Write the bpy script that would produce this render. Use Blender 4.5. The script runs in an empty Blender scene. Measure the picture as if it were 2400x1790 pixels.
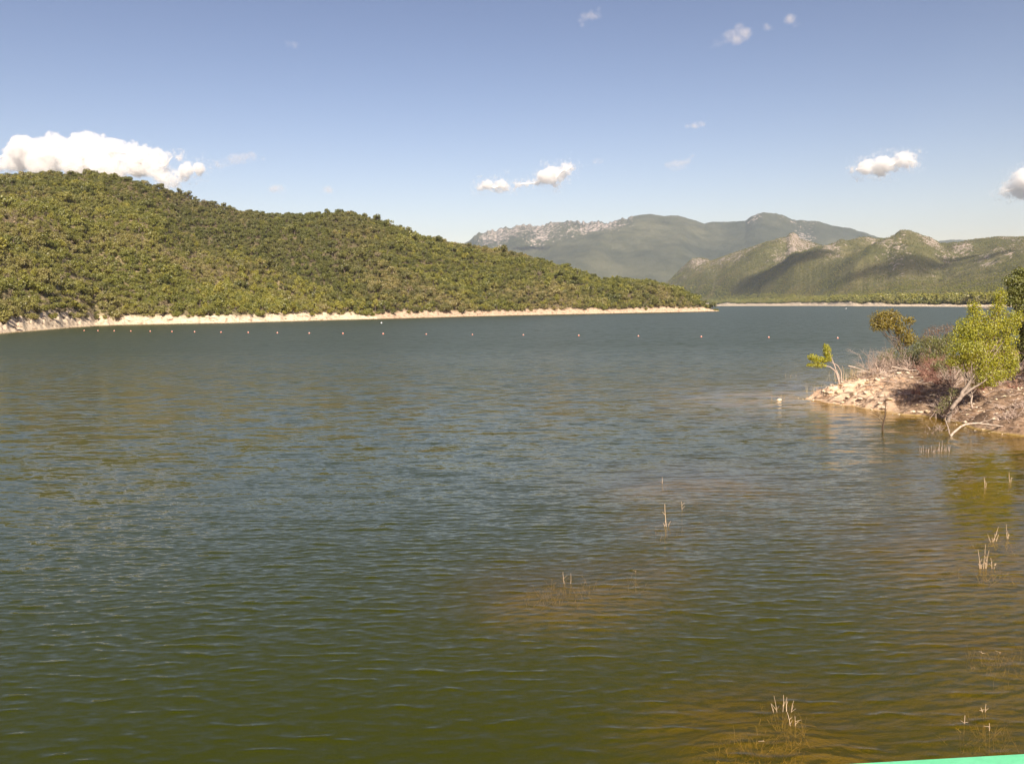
import bpy, math, random
import numpy as np
from mathutils import Vector, Matrix
rng = np.random.default_rng(7)
random.seed(7)
scene = bpy.context.scene
COL = scene.collection

# ------------------------------------------------------------------ camera
EYE = 6.0
F = 1997.0                      # focal length in pixels of the 2400-wide photograph
ROLL = math.atan(0.0115)
PITCH = math.atan(175.8 / F)
Wv = Vector((0, math.cos(PITCH), -math.sin(PITCH)))
Hv = Vector((1, 0, 0)); Uv = Vector((0, math.sin(PITCH), math.cos(PITCH)))
Rv = math.cos(ROLL) * Hv - math.sin(ROLL) * Uv
Tv = math.sin(ROLL) * Hv + math.cos(ROLL) * Uv
cd = bpy.data.cameras.new('camera')
cam = bpy.data.objects.new('camera', cd); COL.objects.link(cam)
cam.matrix_world = Matrix(((Rv.x, Tv.x, -Wv.x, 0), (Rv.y, Tv.y, -Wv.y, 0), (Rv.z, Tv.z, -Wv.z, EYE), (0, 0, 0, 1)))
cd.sensor_width = 36; cd.lens = F / 2400 * 36
cd.clip_start = 0.1; cd.clip_end = 40000
scene.camera = cam

# ------------------------------------------------------------------ light
SUN_AZ = math.radians(170)      # compass bearing, y = north
SUN_EL = math.radians(38)
sd = Vector((math.sin(SUN_AZ) * math.cos(SUN_EL), math.cos(SUN_AZ) * math.cos(SUN_EL), math.sin(SUN_EL)))
w = bpy.data.worlds.new('World'); scene.world = w; w.use_nodes = True
nt = w.node_tree; bg = nt.nodes['Background']
sky = nt.nodes.new('ShaderNodeTexSky'); sky.sky_type = 'NISHITA'; sky.sun_disc = False
sky.sun_elevation = SUN_EL; sky.sun_rotation = SUN_AZ
sky.air_density = 1.0; sky.dust_density = 1.0; sky.ozone_density = 1.6; sky.altitude = 200
def wmul(sock, c):
    m = nt.nodes.new('ShaderNodeMix'); m.data_type = 'RGBA'; m.blend_type = 'MULTIPLY'; m.inputs[0].default_value = 1
    m.inputs[7].default_value = (*c, 1); nt.links.new(sock, m.inputs[6]); return m.outputs[2]
gm = nt.nodes.new('ShaderNodeGamma'); gm.inputs[1].default_value = 1.6            # a deeper zenith
nt.links.new(wmul(sky.outputs[0], (.1, .1, .1)), gm.inputs[0])
nt.links.new(wmul(gm.outputs[0], (15.0, 10.1, 8.3)), bg.inputs[0]); bg.inputs[1].default_value = 0.11
sl = bpy.data.lights.new('sun', 'SUN'); sl.energy = 5.0; sl.angle = math.radians(0.5); sl.color = (1, 0.91, 0.76)
so = bpy.data.objects.new('sun', sl); COL.objects.link(so)
so.rotation_euler = sd.to_track_quat('Z', 'Y').to_euler()
scene.view_settings.view_transform = 'Standard'; scene.view_settings.look = 'None'
scene.view_settings.exposure = 0.85; scene.view_settings.gamma = 1
cy = scene.cycles
cy.use_denoising = True
cy.max_bounces = 14; cy.diffuse_bounces = 3; cy.glossy_bounces = 3; cy.transmission_bounces = 4
cy.volume_bounces = 12; cy.transparent_max_bounces = 12
cy.caustics_reflective = False; cy.caustics_refractive = False

# ------------------------------------------------------------------ helpers
def hor(px): return 733 - 0.0115 * np.asarray(px, float)
_R, _T, _W = (np.array(v) for v in (Rv, Tv, Wv))
def ray(px, py):
    px = np.asarray(px, float); py = np.asarray(py, float)
    return _W + ((px - 1200) / F)[..., None] * _R - ((py - 895) / F)[..., None] * _T
def at(px, py, Y):
    d = ray(px, py); t = np.asarray(Y, float) / d[..., 1]
    return d * t[..., None] + np.array((0, 0, EYE))
def onw(px, py, z=0.0):
    d = ray(px, py); t = (z - EYE) / d[..., 2]
    return d * t[..., None] + np.array((0, 0, EYE))

_perm = np.random.default_rng(3).permutation(4096)
_grad = np.random.default_rng(4).uniform(0, 2 * np.pi, 4096)
def gnoise(x, y):
    x = np.asarray(x, float); y = np.asarray(y, float)
    xi = np.floor(x).astype(int); yi = np.floor(y).astype(int); fx = x - xi; fy = y - yi
    def g(ix, iy, dx, dy):
        a = _grad[_perm[(_perm[ix & 4095] + iy) & 4095]]
        return np.cos(a) * dx + np.sin(a) * dy
    u = fx * fx * fx * (fx * (fx * 6 - 15) + 10); v = fy * fy * fy * (fy * (fy * 6 - 15) + 10)
    a = g(xi, yi, fx, fy); b = g(xi + 1, yi, fx - 1, fy); c = g(xi, yi + 1, fx, fy - 1); d = g(xi + 1, yi + 1, fx - 1, fy - 1)
    return ((a * (1 - u) + b * u) * (1 - v) + (c * (1 - u) + d * u) * v) * 1.5
def fbm(x, y, n=4, gain=.5):
    s = 0; a = 1
    for k in range(n):
        s = s + a * gnoise(x * 2 ** k + 17.3 * k, y * 2 ** k - 9.1 * k); a *= gain
    return s
def ridged(x, y, n=4):
    s = 0; a = 1
    for k in range(n):
        s = s + a * (1 - 2 * np.abs(gnoise(x * 2 ** k + 31.7 * k, y * 2 ** k + 5.3 * k))); a *= .5
    return s / 1.9
def sst(a, b, x):
    t = np.clip((x - a) / (b - a), 0, 1); return t * t * (3 - 2 * t)

def mesh(name, v, f, smooth=True, attrs=None):
    v = np.ascontiguousarray(v, np.float32); f = np.ascontiguousarray(f, np.int32)
    me = bpy.data.meshes.new(name); k = f.shape[1]
    me.vertices.add(len(v)); me.vertices.foreach_set('co', v.ravel())
    me.loops.add(f.size); me.loops.foreach_set('vertex_index', f.ravel())
    me.polygons.add(len(f)); me.polygons.foreach_set('loop_start', np.arange(0, f.size, k, dtype=np.int32))
    me.polygons.foreach_set('use_smooth', np.full(len(f), smooth))
    for an, av in (attrs or {}).items():
        a = me.attributes.new(an, 'FLOAT', 'POINT'); a.data.foreach_set('value', np.ascontiguousarray(av, np.float32).ravel())
    me.update(calc_edges=True); me.validate()
    return me
def link(name, me, mat, parent=None, loc=(0, 0, 0)):
    o = bpy.data.objects.new(name, me); COL.objects.link(o); o.location = loc
    if mat is not None and me is not None and not me.materials: me.materials.append(mat)
    if parent is not None: o.parent = parent
    return o
def tag(o, label=None, cat=None, group=None, kind=None):
    if label: o['label'] = label
    if cat: o['category'] = cat
    if group: o['group'] = group
    if kind: o['kind'] = kind
    return o
def empty(name, loc, label, cat, group=None):
    o = bpy.data.objects.new(name, None); COL.objects.link(o); o.location = loc
    return tag(o, label, cat, group)
def grid_faces(nr, nc):
    i = np.arange(nr - 1)[:, None] * nc + np.arange(nc - 1)[None]
    return np.stack([i, i + 1, i + nc + 1, i + nc], -1).reshape(-1, 4)

# ------------------------------------------------------------------ materials
class NT:
    def __init__(s, name):
        s.m = bpy.data.materials.new(name); s.m.use_nodes = True
        s.t = s.m.node_tree; s.t.nodes.clear(); s.out = s.n('ShaderNodeOutputMaterial')
    def n(s, typ, **kw):
        x = s.t.nodes.new(typ)
        for k, v in kw.items(): setattr(x, k, v)
        return x
    def l(s, a, b): s.t.links.new(a, b)
    def put(s, sock, v):
        if isinstance(v, bpy.types.NodeSocket): s.l(v, sock)
        elif isinstance(v, (tuple, list)) and sock.type == 'RGBA': sock.default_value = (*v[:3], 1)
        else: sock.default_value = v
    def pos(s): return s.n('ShaderNodeNewGeometry').outputs['Position']
    def mapping(s, v, scale, rot=(0, 0, 0)):
        m = s.n('ShaderNodeMapping'); s.l(v, m.inputs[0]); m.inputs['Scale'].default_value = scale; m.inputs['Rotation'].default_value = rot
        return m.outputs[0]
    def noise(s, v, scale, detail=4, rough=.55, dist=0):
        x = s.n('ShaderNodeTexNoise'); s.l(v, x.inputs['Vector'])
        x.inputs['Scale'].default_value = scale; x.inputs['Detail'].default_value = detail
        x.inputs['Roughness'].default_value = rough; x.inputs['Distortion'].default_value = dist
        return x.outputs['Fac']
    def voro(s, v, scale, feature='F1'):
        x = s.n('ShaderNodeTexVoronoi', feature=feature); s.l(v, x.inputs['Vector']); x.inputs['Scale'].default_value = scale
        return x.outputs['Distance']
    def ramp(s, fac, stops):
        r = s.n('ShaderNodeValToRGB'); s.l(fac, r.inputs[0]); e = r.color_ramp.elements
        while len(e) < len(stops): e.new(.5)
        for q, (p, c) in zip(e, stops): q.position = p; q.color = (*c, 1) if isinstance(c, (tuple, list)) else (c, c, c, 1)
        return r.outputs[0]
    def math(s, op, a, b=0.0, c=None):
        x = s.n('ShaderNodeMath', operation=op); s.put(x.inputs[0], a); s.put(x.inputs[1], b)
        if c is not None: s.put(x.inputs[2], c)
        return x.outputs[0]
    def mrange(s, v, a, b, c=0., d=1.):
        x = s.n('ShaderNodeMapRange'); s.l(v, x.inputs[0])
        for k, q in zip((1, 2, 3, 4), (a, b, c, d)): x.inputs[k].default_value = q
        return x.outputs[0]
    def mix(s, fac, a, b, mode='MIX'):
        x = s.n('ShaderNodeMix', data_type='RGBA', blend_type=mode)
        s.put(x.inputs[0], fac); s.put(x.inputs[6], a); s.put(x.inputs[7], b)
        return x.outputs[2]
    def attr(s, name): return s.n('ShaderNodeAttribute', attribute_name=name).outputs['Fac']
    def bump(s, h, strength, dist, nrm=None):
        b = s.n('ShaderNodeBump'); s.l(h, b.inputs['Height']); b.inputs['Strength'].default_value = strength; b.inputs['Distance'].default_value = dist
        if nrm is not None: s.l(nrm, b.inputs['Normal'])
        return b.outputs[0]
    def pbsdf(s, col, rough=.8, spec=.3, nrm=None):
        p = s.n('ShaderNodeBsdfPrincipled'); s.put(p.inputs['Base Color'], col); s.put(p.inputs['Roughness'], rough)
        p.inputs['Specular IOR Level'].default_value = spec
        if nrm is not None: s.l(nrm, p.inputs['Normal'])
        return p.outputs[0]
    def mixsh(s, fac, a, b):
        x = s.n('ShaderNodeMixShader'); s.put(x.inputs[0], fac); s.l(a, x.inputs[1]); s.l(b, x.inputs[2]); return x.outputs[0]
    def done(s, sh): s.l(sh, s.out.inputs['Surface']); return s.m

def leaf_mat(name, c1, c2, patch=None, trans=.3, gloss=.25, patch_scale=.012):
    """c1..c2: the leaf colours, varied per plant and per leaf; patch: (colour, amount) drier stands in broad patches."""
    N = NT(name); oi = N.n('ShaderNodeObjectInfo')
    col = N.mix(oi.outputs['Random'], c1, c2)
    lv = N.noise(N.pos(), 2.2, 2)
    col = N.mix(N.mrange(lv, .3, .7), col, N.mix(1., col, (1.35, 1.25, .9), 'MULTIPLY'))
    fine = N.noise(N.pos(), 16, 2); col = N.mix(N.mrange(fine, .4, .62, 0, .75), col, N.mix(1., col, (.55, .62, .6), 'MULTIPLY'))
    if patch:
        pn = N.noise(oi.outputs['Location'], patch_scale, 3, .6)
        col = N.mix(N.mrange(pn, .48, .62, 0, patch[1]), col, patch[0])
    d = N.n('ShaderNodeBsdfDiffuse'); N.put(d.inputs[0], col)
    t = N.n('ShaderNodeBsdfTranslucent'); N.put(t.inputs[0], N.mix(1., col, (1.5, 1.4, .5), 'MULTIPLY'))
    sh = N.mixsh(trans, d.outputs[0], t.outputs[0])
    g = N.n('ShaderNodeBsdfGlossy'); g.inputs['Roughness'].default_value = .5; N.put(g.inputs[0], (.9, .9, .9))
    return N.done(N.mixsh(gloss * .18, sh, g.outputs[0]))
def bark_mat(name, c1, c2, scale=14):
    N = NT(name); p = N.mapping(N.pos(), (1, 1, .25)); n = N.noise(p, scale, 5, .65)
    return N.done(N.pbsdf(N.mix(N.mrange(n, .35, .65), c1, c2), .85, .2, N.bump(n, .6, .02)))

M = {}
M['oak'] = leaf_mat('holm_oak_leaves', (.145, .155, .027), (.218, .214, .041), ((.28, .225, .095), .7))
M['oak_dark'] = leaf_mat('dark_oak_leaves', (.092, .102, .020), (.145, .150, .030), ((.17, .145, .05), .45))
M['bright'] = leaf_mat('bright_oak_leaves', (.21, .21, .034), (.28, .26, .048))
M['grey'] = leaf_mat('dry_scrub_leaves', (.19, .155, .10), (.24, .19, .13), trans=.1)
M['bark'] = bark_mat('oak_bark', (.08, .06, .045), (.17, .14, .11))
M['poplar'] = leaf_mat('poplar_leaves', (.275, .30, .028), (.39, .385, .042), trans=.45, gloss=.25)
M['olive'] = leaf_mat('ochre_leaves', (.18, .15, .025), (.24, .19, .035), trans=.3)
M['tamarisk'] = leaf_mat('grey_green_leaves', (.15, .165, .06), (.23, .225, .095), trans=.35)
M['edge'] = leaf_mat('broadleaf_leaves', (.11, .135, .028), (.17, .18, .038), trans=.35, gloss=.3)
M['pale_bark'] = bark_mat('poplar_bark', (.30, .23, .18), (.46, .38, .31), 9)
M['grey_bark'] = bark_mat('grey_poplar_bark', (.17, .13, .105), (.31, .25, .20), 9)
M['twig'] = bark_mat('bleached_twig_bark', (.33, .24, .19), (.52, .41, .34), 9)
M['twig_red'] = bark_mat('reddish_twig_bark', (.22, .11, .08), (.36, .20, .15), 9)
M['wet'] = bark_mat('wet_twig_bark', (.07, .045, .03), (.13, .09, .06), 9)
M['stem'] = bark_mat('drowned_stem_bark', (.44, .32, .19), (.60, .45, .30), 9)

# ------------------------------------------------------------------ lofted hills: shoreline, ridge line and slope between
class Loft:
    def __init__(s, foot, ridge, bank, prof, gully, tree=0., back=1.6, toe=6., ls=((0, 1), (1, 1)), crest=None):
        s.crest = crest;
        s.ls = ls; s.foot, s.ridge, s.bank, s.prof, s.gully, s.tree, s.back, s.toe = foot, ridge, bank, prof, gully, tree, back, toe
    def ip(s, tab, px, k): t = np.array(tab, float); return np.interp(px, t[:, 0], t[:, k])
    def ev(s, px, t):
        px = np.asarray(px, float); t = np.asarray(t, float)
        yf = s.ip(s.foot, px, 1); yr = s.ip(s.ridge, px, 2); pr = s.ip(s.ridge, px, 1)
        yf = yf + np.where(yf > 0, 1, 0) * fbm(px / 37., px * 0 + 3, 3) * np.minimum(yf, 500) * .006
        zr = at(px, pr, yr)[..., 2] - s.tree; bh = s.ip(s.bank, px, 1) / F * yf
        bh = bh * (1 + .45 * fbm(px / 26., px * 0 + 8.2, 3))
        Y = yf + (yr - yf) * t
        ls = s.ip(s.ls, px, 1); d = (Y - yf) / ls         # metres behind the waterline, square to it
        up = bh * sst(-.5, s.toe, d) + np.where(d < 0, d * .35, 0)
        tt = np.clip((Y - yf - s.toe * ls) / np.maximum(yr - yf - s.toe * ls, 1), 0, None)
        z = up + (zr - bh) * np.where(tt <= 1, s.prof(px, np.minimum(tt, 1)), 1 - np.clip((tt - 1) / (s.back - 1), 0, 1) ** 1.5 * .9)
        dr = ray(px, hor(px)); k = dr[..., 0] / dr[..., 1]
        env = np.clip(np.sin(np.pi * np.clip(tt, 0, 1)) ** .7, 0, 1)
        z = z + s.gully(px, tt, k * Y, Y) * env
        if s.crest: z = z + s.crest(px) * sst(.80, .95, tt)
        if s.toe < 10: z = z + (.55 * fbm(k * Y / 3.1, Y / 3.1, 3)) * sst(.3, 2, d) * sst(14, 7, d)
        return np.stack([k * Y, Y, z], -1), tt, d
    def mesh(s, name, px, t, extra=None):
        P, TT = np.meshgrid(px, t); v, tt, d = s.ev(P, TT)
        a = {'shore': np.clip(d, -50, 1e4), 'slope_t': tt}
        if extra: a.update(extra(P, tt, v))
        return mesh(name, v.reshape(-1, 3), grid_faces(len(t), len(px)), True, a)

SHORE = [(-500, 205), (-200, 222), (0, 244), (110, 290), (224, 357), (290, 375), (400, 385), (542, 397), (680, 430), (800, 466), (877, 480)]
BANKA = [(-500, 20), (0, 25), (110, 23), (190, 18), (224, 8), (268, 8), (300, 12), (400, 13), (542, 13), (700, 13), (800, 12), (860, 9), (877, 5)]
RIDGEA = [(-500, 560, 560), (-250, 460, 600), (-120, 420, 625), (0, 409, 640), (110, 404, 650), (180, 403, 655), (233, 401, 660), (325, 418, 655), (392, 458, 645), (430, 512, 635), (470, 562, 620),
          (524, 588, 600), (614, 610, 570), (704, 648, 545), (776, 678, 520), (830, 710, 502), (865, 736, 493), (877, 741, 490), (884, 747, 484)]
hillA = Loft(SHORE + [(884, 481)], RIDGEA, BANKA, lambda px, t: t ** .93,
             lambda px, t, x, y: 7 * fbm(x / 95, y / 150, 4) + 5 * ridged(x / 60 + y / 300, y / 500, 2), 3.2, ls=[(-500, 1.5), (-200, 1.8), (0, 2.3), (215, 2.3), (250, 1.5), (300, 1.2), (542, 1.2), (600, 1.8), (840, 1.8), (884, 1)])
FOOTB = [(150, 560), (470, 600), (600, 545), (704, 530), (800, 500), (877, 482), (1000, 520), (1206, 600), (1400, 655), (1550, 705), (1665, 744), (1685, 752)]
BANKB = [(150, 0), (860, 6), (880, 8), (922, 7), (1328, 8), (1600, 6), (1650, 4), (1665, 2.5), (1685, 0)]
RIDGEB = [(150, 420, 760), (240, 403, 765), (300, 412, 770), (392, 434, 780), (465, 458, 790), (563, 489, 800), (650, 499, 810), (745, 499, 815), (780, 494, 815), (802, 490, 815), (830, 495, 812), (867, 507, 810), (922, 526, 810),
          (986, 547, 812), (1083, 569, 815), (1192, 586, 815), (1300, 615, 815), (1408, 647, 812), (1516, 658, 805), (1603, 680, 795), (1640, 700, 780), (1663, 722, 765), (1672, 730, 760), (1685, 734, 758)]
hillB = Loft(FOOTB, RIDGEB, BANKB, lambda px, t: t ** .95,
             lambda px, t, x, y: 5 * fbm(x / 80, y / 110, 4) + 5 * ridged(x / 70 - y / 260, y / 400, 2), 4.0, ls=[(150, 1), (877, 1.8), (1206, 1.8), (1400, 1.4), (1640, 1.3), (1685, 1)])

def ground_mat(name, soil1, soil2, bank1, bank2, lo, hi):
    """Soil above, bleached drawdown rock along the waterline ('shore' = metres behind the waterline)."""
    N = NT(name); p = N.pos()
    n1 = N.noise(p, .09, 5, .6); n2 = N.noise(p, .9, 5, .65); n3 = N.noise(N.mapping(p, (1, 1, 3)), .35, 4)
    soil = N.mix(N.mrange(n1, .35, .65), soil1, soil2)
    rock = N.mix(N.mrange(n2, .35, .7), bank1, bank2)
    rock = N.mix(N.mrange(n3, .56, .66), rock, (.20, .12, .075))
    edge = N.math('ADD', N.attr('shore'), N.math('MULTIPLY', N.math('SUBTRACT', n2, .5), 6.))
    col = N.mix(N.mrange(edge, lo, hi), rock, soil)
    wet = N.mrange(N.n('ShaderNodeSeparateXYZ').outputs[2], .05, .25) if False else None
    sx = N.n('ShaderNodeSeparateXYZ'); N.l(p, sx.inputs[0])
    col = N.mix(N.mrange(sx.outputs[2], .06, .4, .75, 0), col, (.20, .145, .06))
    return N.done(N.pbsdf(col, .9, .2, N.bump(n2, .8, .5)))
M['hill'] = ground_mat('hill_soil_and_bank', (.16, .14, .065), (.27, .205, .12), (.50, .39, .27), (.66, .54, .40), 7.5, 10)
M['hillb'] = ground_mat('headland_soil_and_bank', (.08, .07, .034), (.15, .115, .065), (.40, .28, .19), (.56, .43, .31), 7.5, 10)
tA = np.concatenate([np.linspace(-.02, .04, 26), np.linspace(.045, 1, 60), np.linspace(1.02, 1.6, 16)])
oA = tag(link('hill', hillA.mesh('hill', np.linspace(-500, 884, 900), tA), M['hill']), kind='structure')
oB = tag(link('hill', hillB.mesh('headland_hill', np.linspace(150, 1685, 900), tA), M['hillb']), kind='structure')

# far rocky hills across the lake
FOOTC = [(1500, 4400), (1640, 3600), (1700, 3200), (1800, 2600), (2000, 1600), (2100, 1300), (2260, 1000), (2400, 820), (2600, 700), (2900, 600)]
RIDGEC = [(1500, 700, 4900), (1540, 676, 4700), (1565, 661, 4550), (1597, 628, 4450), (1612, 614, 4400), (1622, 606, 4380), (1638, 605, 4360), (1656, 607, 4330), (1664, 612, 4310), (1695, 602, 4250), (1744, 588, 4150), (1793, 573, 4050), (1840, 563, 4000), (1848, 552, 3990), (1856, 549, 3980), (1866, 553, 3960), (1872, 563, 3950),
          (1900, 569, 3900), (1931, 577, 3850), (1988, 578, 3750), (2036, 572, 3650), (2066, 569, 3580), (2081, 565, 3550), (2098, 556, 3500), (2110, 551, 3480), (2120, 549, 3460), (2132, 549, 3450), (2150, 557, 3430), (2174, 568, 3400), (2199, 584, 3340), (2215, 583, 3300), (2231, 577, 3260), (2272, 567, 3150), (2300, 562, 3080), (2333, 557, 3000), (2400, 555, 2850), (2600, 545, 2500), (2900, 570, 2200)]
def spur(px, t, p0, t0, p1, t1, wl, wr, amp):
    """A ridge running down the slope from (p1,t1) to (p0,t0): gentle on its left flank, steep on its right."""
    k = np.clip((t - t0) / (t1 - t0), -.3, 1.15); c = p0 + (p1 - p0) * k; d = px - c
    s = np.where(d < 0, np.exp(-(d / wl) ** 2), np.exp(-(d / wr) ** 2))
    return amp * s * sst(t0 - .12, t0 + .15, t) * (1 - sst(t1, t1 + .3, t) * .6)
def gullyC(px, t, x, y):
    g = spur(px, t, 1640, .1, 1850, .95, 220, 42, 85) + spur(px, t, 1815, .25, 2050, .92, 110, 40, 75) + spur(px, t, 1965, .35, 2215, .95, 120, 42, 60) + spur(px, t, 2110, .5, 2330, 1, 100, 42, 40)
    return g + 24 * ridged(x / 420 + y / 900, y / 800 - x / 900, 5) * sst(.25, .6, t) + 10 * np.abs(fbm(x / 90, y / 130, 4)) * sst(.3, .6, t)
def profC(px, t):
    a = .14 * t + .86 * np.clip((t - .12) / .88, 0, 1) ** 1.6
    return a
hillC = Loft(FOOTC, RIDGEC, [(1500, 5), (1700, 6), (2060, 8), (2075, 5), (2260, 5), (2900, 6)], profC, gullyC, 0, 1.5, 26, ls=[(1500, 1), (1640, 2), (1700, 3.6), (2000, 3.6), (2080, 2.4), (2260, 1.8), (2900, 1)])
def extraC(P, tt, v):
    r = sst(.30, .75, tt) * (.5 + .9 * fbm(P / 70, tt * 3, 3))
    r = r * .8 + .8 * np.exp(-((P - 1640) / 32) ** 2) * sst(.72, .95, tt) + .95 * np.exp(-((P - 1857) / 11) ** 2) * sst(.85, .97, tt)
    return {'rock': r}
def rocky_mat(name, veg1, veg2, rock1, rock2, sc, thr, vs=1.):
    N = NT(name); p = N.pos()
    big = N.noise(p, .0022 * vs, 4, .6); mid = N.noise(p, .012 * vs, 5, .62); fine = N.noise(p, .05 * vs, 5, .65)
    veg = N.mix(N.mrange(big, .38, .62), veg1, veg2)
    veg = N.mix(N.mrange(mid, .42, .66, 0, .85), veg, N.mix(1., veg, (.62, .66, .6), 'MULTIPLY'))  # tone variation; its strong dark patches stand in for relief shading
    rn = N.noise(N.mapping(p, (1, 1, .55)), sc, 6, .68, .4)
    rk = N.math('ADD', N.math('MULTIPLY', N.attr('rock'), .42), N.mrange(rn, .2, .8, .08, .92))
    rc = N.mix(N.mrange(fine, .35, .65), rock1, rock2)
    col = N.mix(N.mrange(rk, thr, thr + .07), veg, rc)
    # shoreline strip
    col = N.mix(N.mrange(N.attr('shore'), 24, 34, 1., 0), col, (.62, .50, .36))
    return N.done(N.pbsdf(col, .95, .1, N.bump(N.math('ADD', fine, rn), .7, 9 / vs)))
M['rocky'] = rocky_mat('rocky_hill', (.100, .096, .036), (.150, .130, .058), (.23, .185, .145), (.40, .325, .265), .065, .715, 1.5)
tC = np.concatenate([np.linspace(-.01, .03, 16), np.linspace(.035, 1, 190), np.linspace(1.01, 1.5, 16)])
pxC = np.concatenate([np.linspace(1500, 2420, 640), np.linspace(2430, 2900, 50)])
oC = tag(link('hill', hillC.mesh('rocky_hill', pxC, tC, extraC), M['rocky']), kind='structure')

# mountain massif in the distance
RIDGED = [(500, 640, 9000), (700, 620, 9000), (900, 610, 9000), (1050, 588, 8900), (1101, 566, 8800), (1121, 549, 8800), (1137, 545, 8800), (1178, 537, 8750), (1215, 530, 8700), (1237, 527, 8700), (1250, 531, 8690), (1267, 531, 8680), (1290, 523, 8650), (1308, 520, 8650), (1340, 521, 8640), (1369, 522, 8620), (1410, 521, 8600), (1434, 523, 8600),
          (1458, 515, 8580), (1491, 507, 8560), (1523, 503, 8540), (1552, 507, 8500), (1588, 506, 8480), (1613, 513, 8450), (1649, 524, 8420), (1667, 520, 8420), (1703, 520, 8400), (1744, 518, 8350), (1764, 506, 8320), (1784, 499, 8300), (1825, 503, 8280), (1857, 516, 8250), (1906, 518, 8220), (1947, 529, 8200), (1988, 535, 8200), (2028, 547, 8200), (2049, 555, 8250), (2069, 558, 8300), (2089, 563, 8400),
          (2140, 567, 8800), (2183, 566, 9000), (2231, 562, 9000), (2280, 562, 9000), (2329, 558, 9000), (2400, 556, 9000), (2700, 540, 9000), (3000, 560, 9000)]
def gullyD(px, t, x, y):
    g = spur(px, t, 1330, .3, 1500, .97, 130, 70, 150) + spur(px, t, 1560, .25, 1600, .9, 120, 60, 130) + spur(px, t, 1720, .35, 1790, .95, 90, 70, 130) + spur(px, t, 1180, .4, 1240, .95, 60, 50, 90)
    g = .75 * g + 70 * ridged(x / 1500 + y / 4000, y / 2600 - x / 3000, 5) * sst(.15, .6, t)
    return g + 30 * fbm(x / 420, y / 420, 5) * sst(.35, .7, t) * (1 + 1.6 * sst(1500, 1380, px) * sst(.6, .9, t))
mtD = Loft([(500, 4600), (1500, 5200), (1700, 5600), (3000, 5600)], RIDGED, [(500, 0), (3000, 0)], lambda px, t: .12 * t + .88 * t ** 1.7, gullyD, 0, 1.3, 30, crest=lambda px: (34 * ridged(px / 21, px * 0 + 2.7, 4) - 8) * (sst(1085, 1130, px) * sst(1500, 1470, px) + .3 * sst(1740, 1770, px) * sst(1960, 1900, px)) + 5 * fbm(px / 18, px * 0, 3))
def extraD(P, tt, v):
    a = sst(1090, 1140, P) * sst(1520, 1470, P) * sst(.58, .86, tt) * .88
    b = np.exp(-((P - 1880) / 55) ** 2) * sst(.62, .8, tt) * .8 + np.exp(-((P - 1770) / 28) ** 2) * sst(.7, .95, tt) * .75
    return {'rock': a + b + .25 * fbm(P / 50, tt * 5, 3)}
M['mountain'] = rocky_mat('mountain_slopes', (.062, .066, .042), (.112, .108, .064), (.30, .25, .215), (.50, .42, .37), .026, .88, .5)
tD = np.concatenate([np.linspace(0, 1, 200), np.linspace(1.005, 1.3, 14)])
pxD = np.concatenate([np.linspace(500, 1080, 60), np.linspace(1083, 2420, 640), np.linspace(2430, 3000, 40)])
oD = tag(link('mountain', mtD.mesh('mountain', pxD, tD, extraD), M['mountain']), kind='structure')

# ------------------------------------------------------------------ near bank on the right and the lake bed
def poly_sd(x, y, P):
    """signed distance to a polygon, positive inside"""
    x = np.asarray(x, float); y = np.asarray(y, float)
    d = np.full(x.shape, 1e9); ins = np.zeros(x.shape, bool); n = len(P)
    for i in range(n):
        ax, ay = P[i]; bx, by = P[(i + 1) % n]; ex, ey = bx - ax, by - ay
        t = np.clip(((x - ax) * ex + (y - ay) * ey) / (ex * ex + ey * ey), 0, 1)
        d = np.minimum(d, np.hypot(x - ax - t * ex, y - ay - t * ey))
        c = ((ay > y) != (by > y)); xi = ax + (y - ay) * ex / (ey if ey else 1e-9)
        ins ^= c & (x < xi)
    return np.where(ins, d, -d)
front = [onw(px, py)[:2] for px, py in ((2400, 1026), (2350, 1020), (2290, 1010), (2240, 998), (2195, 982), (2150, 976), (2105, 974), (2060, 966), (2010, 958), (1965, 950), (1930, 944), (1893, 938), (1868, 934), (1878, 929), (1905, 921), (1935, 908), (1965, 897))]
BANK = [(22, 2), (15.5, 11), (16.5, 19), (20.5, 29)] + [tuple(p) for p in front] + [(27.5, 69), (34, 76), (46, 88), (64, 105), (90, 118), (160, 140), (160, 2)]
CLUMPS = []          # drowned plants stand on low rises of the bed: (x, y, radius, depth there)
def add_clump(px, py, r, depth): q = onw(px, py); CLUMPS.append((q[0], q[1], r, depth))
for c in [(a_, b_, c_ * 1.35, d_ * .68) for a_, b_, c_, d_ in ((1325, 1375, 1.3, .42), (1290, 1385, 1.0, .5), (1562, 1240, .9, .55), (1480, 1340, .8, .6), (1555, 1137, 1.6, .4), (1660, 1118, 2.2, .4), (1840, 1690, .75, .45), (1770, 1735, .9, .5), (1870, 1745, .7, .42), (2335, 1525, .9, .42), (2310, 1690, .7, .5), (2305, 1335, 1.3, .45), (2355, 1270, 1.4, .4), (2330, 1280, 1.4, .4), (2365, 1130, 1.5, .45), (2310, 1145, 1.5, .5))]:
    add_clump(*c)
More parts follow.
